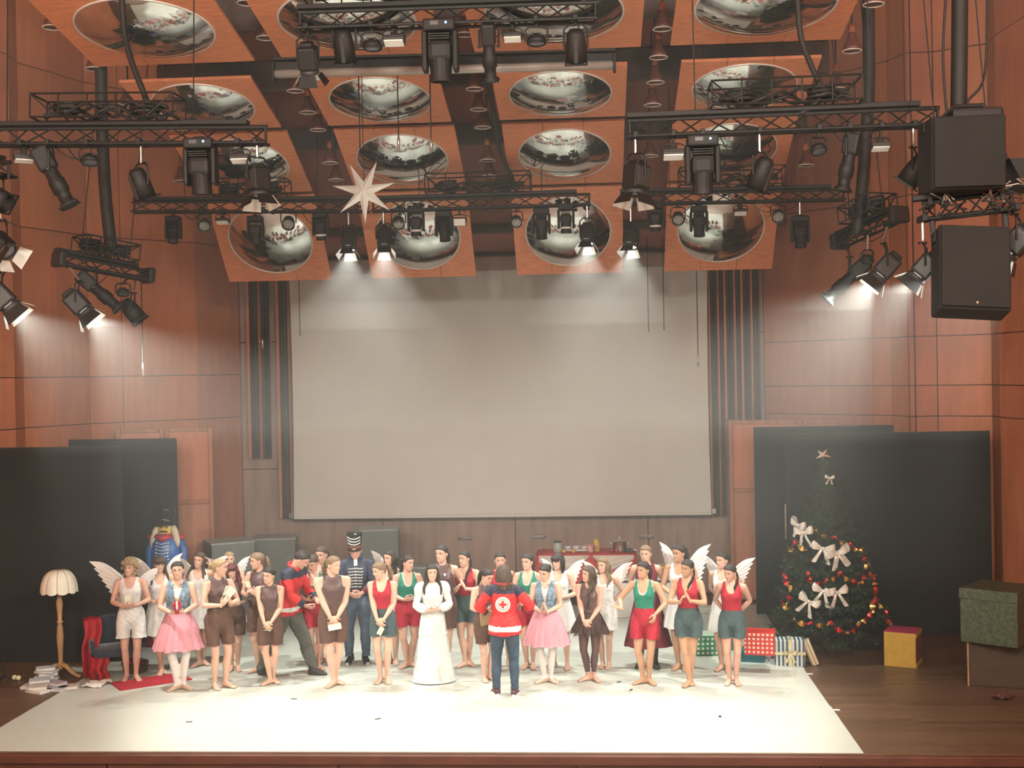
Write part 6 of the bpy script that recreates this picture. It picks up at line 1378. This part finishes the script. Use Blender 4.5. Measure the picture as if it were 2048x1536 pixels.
def f_slip(c):
    C = c['C']; V = C['V']; best = np.full(len(V), -1.)
    for (Hp, K, A, fd, sd) in c['LEG']:
        d = V-A*V3(1, 1, 0); fx = d @ fd; s_ = np.abs(d @ sd); near = (s_ < .07) & (fx > -.09) & (fx < .22); top = np.interp(fx, [-.07, -.04, .04, .08, .2], [.06, .05, .026, .08, .08]); best = np.where(near, np.maximum(best, top-C['z']), best)
    return best
OUT['slippers'] = footwear('slipper', 'c_slip', f_slip, .006)
def uniform(c):
    C = c['C']; zz = np.where(C['z'] < .86, C['z'], C['tz']); fld = np.where(C['arm'], (1.88-C['armt'])*.3, np.minimum(zz-.93, 1.46-C['tz'])); cuff = C['arm'] & (C['armt'] > 1.62); fld2 = fld
    c['shell']('uniform_jacket', fld2, np.where(C['arm'], .018, .020), ['c_uni', 'c_maroon'], 5, lambda u: cuff[u].astype(int), rough=.003)
    for k in range(7):
        z = 1.32-k*.042; y = -(np.interp(z, c['zs'], c['ty'])+.030)
        MB().tube([c['tor'](x, y*(1-.9*(abs(x)/.17)**2.2)-.004, z+.006*math.cos(x*40)) for x in np.linspace(-.10+.004*k, .10-.004*k, 9)], .011, 6).build('braid', 'c_braid', c['root'], True)
    for sx in (-1, 0, 1):
        for k in range(7):
            z = 1.32-k*.042; y = -(np.interp(z, c['zs'], c['ty'])+.034); x = sx*(.10-.004*k); MB().ball(c['tor'](x, y*(1-.9*(abs(x)/.17)**2.2)-.006, z), .013, 8, 5).build('button', 'silver', c['root'], True)
    for sx in (-1, 1): MB().tube([c['tor'](sx*.03, -.075, 1.455), c['tor'](sx*.07, -.03, 1.47), c['tor'](sx*.07, .04, 1.48)], [.014, .02, .016], 8, ry=[.03, .036, .03]).build('collar', 'c_uni', c['root'], True)
    MB().bevbox(c['tor'](0, -.088, 1.40), (.05, .02, .10), .006).build('shirt_front', 'white', c['root'])
OUT['uniform'] = uniform
def shako(c):
    e = empty('shako_hat'); e.parent = c['root']; e.matrix_local = c['Hm'] @ Matrix.Translation((0, .012, .062)) @ Matrix.Rotation(-.04, 4, 'X')
    MB().lathe([(.094, -.02), (.098, .0), (.094, .03), (.100, .12), (.108, .19), (.104, .20), (.001, .203)], 24).build('hat_body', 'shinyblack', e, True)
    MB().lathe([(.098, -.022), (.102, -.018), (.101, .028), (.096, .032)], 24).build('hat_band', 'bell', e, True)
    for k in range(3): MB().tube([(.104*math.sin(a)*(1+.02*k), -.104*math.cos(a)*(1+.02*k)-.004, .075+k*.042-.020*math.cos(a*1.6)) for a in np.linspace(-.95, .95, 11)], .007, 6).build('white_cord', 'white', e, True)
    MB().grid(lambda u, v: ((.098+.035*v*math.cos((u-.5)*2))*math.sin((u-.5)*2.0), -(.098+.035*v)*math.cos((u-.5)*2.0), -.018-.016*v), 10, 3).build('visor', 'shinyblack', e, True)
OUT['shako'] = shako
def wing_mb(sx):
    """paper wing: layered feather blades with thickness, tip out and up, stepped trailing edge"""
    out = []; n = 8
    T0, T1, R0, R1 = V3(.50, .37), V3(.22, -.20), V3(.12, .15), V3(.0, -.18)
    for k in range(n):
        t = k/(n-1); tip = T0+(T1-T0)*t**.9; rt = R0+(R1-R0)*t; v = tip-rt; L_ = np.linalg.norm(v); d2 = v/L_; q2 = V3(-d2[1], d2[0])
        w_ = .125-.02*t; y0 = .005*k; pts = []
        for j in range(8):
            u = j/7; ww = w_*(.75+.25*math.sin(u*PI))*(1 if u < .6 else max(.05, 1-((u-.6)/.4)**1.8)); c = rt+d2*L_*u+q2*(.06*math.sin(u*PI)*L_)
            lo, hi = c-q2*ww*.5, c+q2*ww*(.62 if k else .35); y = y0+.06*u*u
            pts += [Vector((sx*lo[0], y, lo[1])), Vector((sx*hi[0], y, hi[1]))]
        vs = [p+Vector((0, e, 0)) for e in (-.004, .004) for p in pts]; m2 = 16; fs = []
        for j in range(7): fs += [(2*j, 2*j+2, 2*j+3, 2*j+1), (m2+2*j, m2+2*j+1, m2+2*j+3, m2+2*j+2), (2*j, m2+2*j, m2+2*j+2, 2*j+2), (2*j+1, 2*j+3, m2+2*j+3, m2+2*j+1)]
        fs += [(14, m2+14, m2+15, 15), (0, 1, m2+1, m2)]
        out.append(MB().add(vs, fs).mesh('feather', 'c_wing'))
    return out
WINGM = {sx: wing_mb(sx) for sx in (-1, 1)}
def wings(lift=0, spread=0, scale=.8, sL=1.0, sR=1.0, only=None):
    def f(c):
        for sx in (-1, 1):
            if only and sx != only: continue
            w_ = empty('wing'); w_.parent = c['root']; p = c['tor'](sx*.03, .115, 1.28); w_.matrix_local = Matrix.Translation(p) @ Matrix.Rotation(-sx*math.radians(lift), 4, 'Y') @ Matrix.Rotation(sx*math.radians(12+spread), 4, 'Z') @ Matrix.Scale(scale*(sL if sx < 0 else sR), 4)
            for me in WINGM[sx]: obj('feather', me, w_)
            MB().tube([(0, 0, -.16), (sx*.02, -.004, 0), (sx*.09, -.004, .14), (sx*.20, .0, .235), (sx*.32, .03, .31)], [.012, .02, .022, .016, .006], 8).build('wing_bone', 'c_wing', w_, True)
    return f
OUT['wings'] = wings(2); OUT['wings_high'] = wings(12, 0, .85); OUT['wings_a1'] = wings(-4, -6, 1.08, 1.0, .66); OUT['wings_a5'] = wings(6, 0, .85, 1.0, .45); OUT['wings_small'] = wings(6, 0, .7)
def pin(c):
    p = c['tor'](.045, -.118, 1.30); MB().lathe([(.001, .004), (.016, .003), (.019, 0), (.001, -.002)], 10, 0, Matrix.Translation(p) @ Matrix.Rotation(PI/2, 4, 'X')).build('pin_badge', 'white', c['root'], True)
OUT['pin'] = pin
def belt(m_, z, r):
    def f(c): MB().tube([(r*math.cos(a), .006+r*.74*math.sin(a), z) for a in np.linspace(0, 2*PI, 33)], .014, 6, cap=False).build('waistband', m_, c['root'], True)
    return f
OUT['band_brown'] = belt('c_bshort', 1.02, .142)
def tattoo(c):
    S_, E_, W_ = c['J']['R'][:3]; q = random.Random(2); 
    C = c['C']; fld = np.where(C['arm'] & (C['V'][:, 0] > 0), np.minimum((C['armt']-.45)*.2, (1.85-C['armt'])*.2), -1)
    c['shell']('tattoo_sleeve', fld, .0015, [mat('tattooed_skin', (.50, .30, .22), .5, scale=38, col2=(.16, .11, .10))], 0)
OUT['tattoo'] = tattoo

B_ = build_person
B_('a1', 265, 1358, 1117, -8, 'person with short curly blond hair, white tank top, bloomers and wings, farthest left', 'tank_white bloomers wings_a1', 'curly', 'blond', 'waist', (-18, 4, 5), 'weight', 1)
B_('a2', 322, 1346, 1111, 5, 'person with fringe and long brown hair, white skirt and wings, second winged from left', 'tank_white skirt_white wings_high', 'long+bangs', 'brown', 'waist', (8, 6, 0), 'cross', 0)
B_('d1', 360, 1378, 1122, -3, 'person in denim vest, pink tutu and white tights holding a small red doll at left', 'tights_white undershirt vest tutu_pink slippers', 'bun+tail', 'dark', 'hold', (0, 0, 0), 'turnout', 0, 2, plump=1.06)
B_('a3', 402, 1330, 1103, -10, 'person in white with long brown hair, hand raised to one ear, wings behind', 'tank_white skirt_white wings', 'long', 'brown', 'ear', (-12, 2, 10), 'third', 0, 2)
B_('b1', 440, 1374, 1117, 24, 'person in brown with blond braid, in profile, reading a cream note held at the chest', 'high_brown shorts_brown band_brown', 'braidR+bun', 'blond', 'chest', (52, 4, 4), 'weight', 0)
B_('a4', 462, 1318, 1103, 0, 'blond winged person in white almost hidden behind the red haired one', 'tank_white skirt_white wings_small', 'bun', 'blond', 'waist', (5, 0, 0), 'close', 0, 2)
B_('b2', 470, 1340, 1126, -8, 'person in brown with dark red fringe and tattooed arm, smiling behind the blond braid', 'high_brown shorts_brown tattoo', 'long+bangs', 'red', 'waist', (-8, 6, -4), 'close', 0)
B_('b3', 523, 1342, 1104, -32, 'person in brown with light ponytail, in left profile holding a note to the chest', 'high_brown shorts_brown', 'tail', 'light', 'chest', (-45, 6, 0), 'third', 0)
B_('b4', 543, 1366, 1133, -12, 'shorter person in brown in the front row, looking left with hands held low', 'high_brown shorts_brown', 'bun', 'dark', 'low', (-22, 6, 6), 'third', 0)
B_('r1', 578, 1350, 1092, 62, 'person in red first aid jacket and grey trousers bending to the right, in mid stride', 'trousers_grey shoes_dark jacket arm_emblem', 'short', 'dark', 'give', (18, 26, 0), 'stride', 1, 0, lean=20, male=True)
B_('g1', 632, 1340, 1106, -8, 'person in green top and red shorts looking down beside the red jacket', 'tank_green shorts_red', 'bun', 'brown', 'waist', (-18, 26, 0), 'third', 1, 0)
B_('p1', 650, 1325, 1091, -12, 'person in red top behind, face turned left between green top and brown top', 'tank_red shorts_teal', 'tail', 'brown', 'behind', (-20, 10, 0), 'close', 0, 0)
B_('b5', 668, 1369, 1111, 6, 'broad shouldered person in brown looking right, holding a white note low in front', 'high_brown shorts_brown', 'tail', 'light', 'low', (48, 6, 0), 'third', 0, plump=1.04, male=True)
B_('h1', 716, 1323, 1082, -4, 'person in dark blue braided uniform with tall black striped hat and faded jeans', 'jeans_faded uniform sneakers_grey shako', 'short', 'brown', 'belly', (-6, 14, 0), 'open', 1, 0, male=True)
B_('t1', 768, 1364, 1122, -10, 'person in red top and grey shorts, head turned far left and bowed, hands low', 'tank_red shorts_teal', 'tail', 'light', 'low', (-55, 14, 0), 'close', 0)
B_('a5', 786, 1326, 1099, -18, 'winged person with wavy dark hair in white, in left profile before the tall podium', 'tank_white skirt_white wings_a5', 'long', 'dark', 'behind', (-28, 4, 0), 'close', 0, 2)
B_('g2', 818, 1334, 1110, 6, 'person in green top and red shorts looking right, left of the white dress', 'tank_green shorts_red', 'bun+tail', 'dark', 'waist', (34, 2, 6), 'turnout', 1, plump=1.06)
B_('w1', 868, 1362, 1128, 2, 'person with long dark hair in a tiered white long sleeved dress at the centre', 'gown', 'long', 'dark', 'waist', (3, 2, 0), 'close', 0, 2, plump=1.02)
B_('b6', 889, 1338, 1089, -8, 'tall person in brown with small round pin, behind the white dress', 'high_brown shorts_brown pin', 'tail', 'dark', 'behind', (-22, 2, 0), 'close', 0)
B_('t2', 934, 1331, 1100, -16, 'person in red top with two dark braids clapping, right of the white dress', 'tank_red shorts_teal', 'braidL+braidR', 'dark', 'clap', (-22, 2, 0), 'third', 0)
B_('b7', 974, 1360, 1134, 24, 'person in brown looking down at the plate offered by the red jacket', 'high_brown shorts_brown band_brown', 'tail', 'dark', 'waist', (18, 24, 0), 'close', 0, plump=1.04)
B_('p2', 1004, 1331, 1104, 2, 'person in red top facing the hall, just left of the red jacket seen from behind', 'tank_red shorts_teal', 'tail', 'dark', 'behind', (0, 2, 0), 'open', 1, 0)
B_('r2', 1012, 1389, 1130, 176, 'person seen from behind in red jacket with round emblem, jeans and sneakers', 'jeans sneakers jacket back_emblem', 'long+mid', 'brown', 'coat', (6, 10, 4), 'step', 1, 0, plump=1.06)
B_('g3', 1060, 1335, 1107, -12, 'person in green top with piping, right behind the red jacket with emblem', 'tank_green shorts_red', 'tail', 'dark', 'waist', (-18, 2, 0), 'close', 0)
B_('d2', 1095, 1364, 1125, -8, 'person in pale denim vest and pink tutu with palms pressed together, looking down', 'tights_white undershirt vest tutu_pink slippers', 'bun', 'dark', 'pray', (-22, 18, 8), 'turnout', 0)
B_('a6', 1122, 1335, 1106, -14, 'winged person with black bob haircut in white, behind the second denim vest', 'tank_white skirt_white wings_small', 'bob+bangs', 'dark', 'waist', (-26, 6, 0), 'open', 0)
B_('l1', 1182, 1361, 1130, -14, 'person in brown leggings and brown tulle with very long curly hair', 'leggings_brown leotard_brown tutu_brown band_brown', 'wavy+long', 'brown', 'low', (-38, 4, 8), 'turnout', 1)
B_('a7', 1212, 1334, 1114, -12, 'winged person with long light hair in white shorts set, right of the curly hair', 'tank_white bloomers wings', 'long', 'light', 'behind', (-24, 4, 0), 'parallel', 0, 0)
B_('m1', 1296, 1333, 1089, -4, 'person in long maroon skirt and dark boots behind the smiling green top', 'boots shirt_maroon skirt_maroon', 'tail', 'light', 'behind', (-10, 6, 0), 'open', 0)
B_('g4', 1292, 1367, 1121, -12, 'smiling person in green top and red shorts in the front row with open hands', 'tank_green shorts_red', 'tail', 'dark', 'apart', (-26, 6, 4), 'turnout', 2)
B_('a8', 1364, 1338, 1088, -16, 'winged person in white with dark hair, tallest at right, in left profile', 'tank_white skirt_white wings_high', 'bun+tail', 'dark', 'waist', (-26, 4, 0), 'close', 2, 2)
B_('t3', 1379, 1369, 1117, -10, 'person in red top and grey shorts clapping in the front row at right', 'tank_red shorts_teal', 'braidR', 'dark', 'clap', (-26, 6, 10), 'cross', 2)
B_('a9', 1450, 1340, 1103, -18, 'winged person in white at far right, behind the last red top', 'tank_white skirt_white wings', 'bun', 'dark', 'behind', (-22, 2, 0), 'close', 0)
B_('t4', 1466, 1367, 1126, -4, 'person in red top and grey shorts with hands behind the back, farthest right', 'tank_red shorts_teal', 'braidR', 'dark', 'behind', (-30, 14, 4), 'close', 1)

# ---- things held in the hands
def held(name, who, loc, rot, make, label, cat):
    c = PEOPLE[who]; r = tag(empty(name), label, cat); L_, R_, S_, _ = *c['root'].matrix_basis.decompose(), 0
    r.matrix_world = c['root'].matrix_basis @ Matrix.Translation(loc) @ Euler(rot).to_matrix().to_4x4(); make(r); return r
def note(w_=.10, h_=.14, fold=True):
    def f(r):
        MB().grid(lambda u, v: ((u-.5)*w_, .012*math.sin(u*PI), (v-.5)*h_), 6, 4).grid(lambda u, v: ((.5-u)*w_, .003+.012*math.sin(u*PI), (v-.5)*h_), 6, 4).build('sheet', 'note', r)
        if fold: MB().grid(lambda u, v: ((u-.3)*w_, -.012-.01*u, (v-.4)*h_*.9), 4, 4).build('sheet', 'note', r, rot=(0, .4, 0))
    return f
def mid(who, dz=0.0, dy=-.03): J = PEOPLE[who]['J']; p = (J['L'][2]+J['L'][3]*.09+J['R'][2]+J['R'][3]*.09)/2; return (p[0], p[1]+dy, p[2]+dz)
held('note_card', 'a1', mid('a1', .09), (.2, 0, .1), note(.09, .13, False), 'cream note card held by the curly haired winged person', 'note')
held('note_card', 'b1', mid('b1', .11), (.2, .3, .2), note(.12, .13), 'folded cream notes held up by the blond braided person', 'note')
held('note_card', 'b3', mid('b3', .09), (.2, -.2, .2), note(.07, .09, False), 'small note held to the chest by the ponytailed person in profile', 'note')
held('note_card', 'b4', mid('b4', -.04), (1.2, .2, .4), note(.10, .08, False), 'small cream note held low by the shorter front row person', 'note')
held('note_card', 'b5', mid('b5', -.05), (.3, 1.4, .1), note(.08, .17, False), 'white note held low by the broad shouldered person in brown', 'note')
held('note_card', 't1', mid('t1', -.09), (.3, .5, 0), note(.07, .13, False), 'cream note hanging from the low hands of the bowed red top', 'note')
def doll(r):
    MB().lathe([(.001, -.10), (.03, -.10), (.028, -.03), (.035, .0), (.032, .06), (.012, .075)], 12).build('coat', 'nred', r, True); MB().ball((0, 0, .095), .026, 10, 7).build('head', 'nyel', r, True); MB().lathe([(.026, .105), (.03, .11), (.028, .16), (.001, .163)], 12).build('hat', 'white', r, True)
    for sx in (-1, 1): MB().tube([(sx*.034, 0, .055), (sx*.05, -.01, .01), (sx*.045, -.015, -.04)], .012, 7).build('arm', 'nred', r, True)
    MB().bevbox((0, -.03, .02), (.022, .012, .11), .003).build('white_front', 'white', r)
held('small_doll', 'd1', mid('d1', .08, -.04), (.15, 0, 0), doll, 'small red and white soldier doll held by the first denim vest', 'doll')
def board(r): MB().bevbox((0, 0, 0), (.20, .24, .03), .01).build('board', 'oak', r); MB().bevbox((0, 0, .018), (.16, .2, .012), .004).build('inner', 'card', r)
J = PEOPLE['r2']['J']; p = J['R'][2]+J['R'][3]*.08
held('wooden_tray', 'r2', (p[0]+.03, p[1]-.04, p[2]-.10), (.9, .25, .3), board, 'small wooden tray held by the red jacket seen from behind', 'tray')
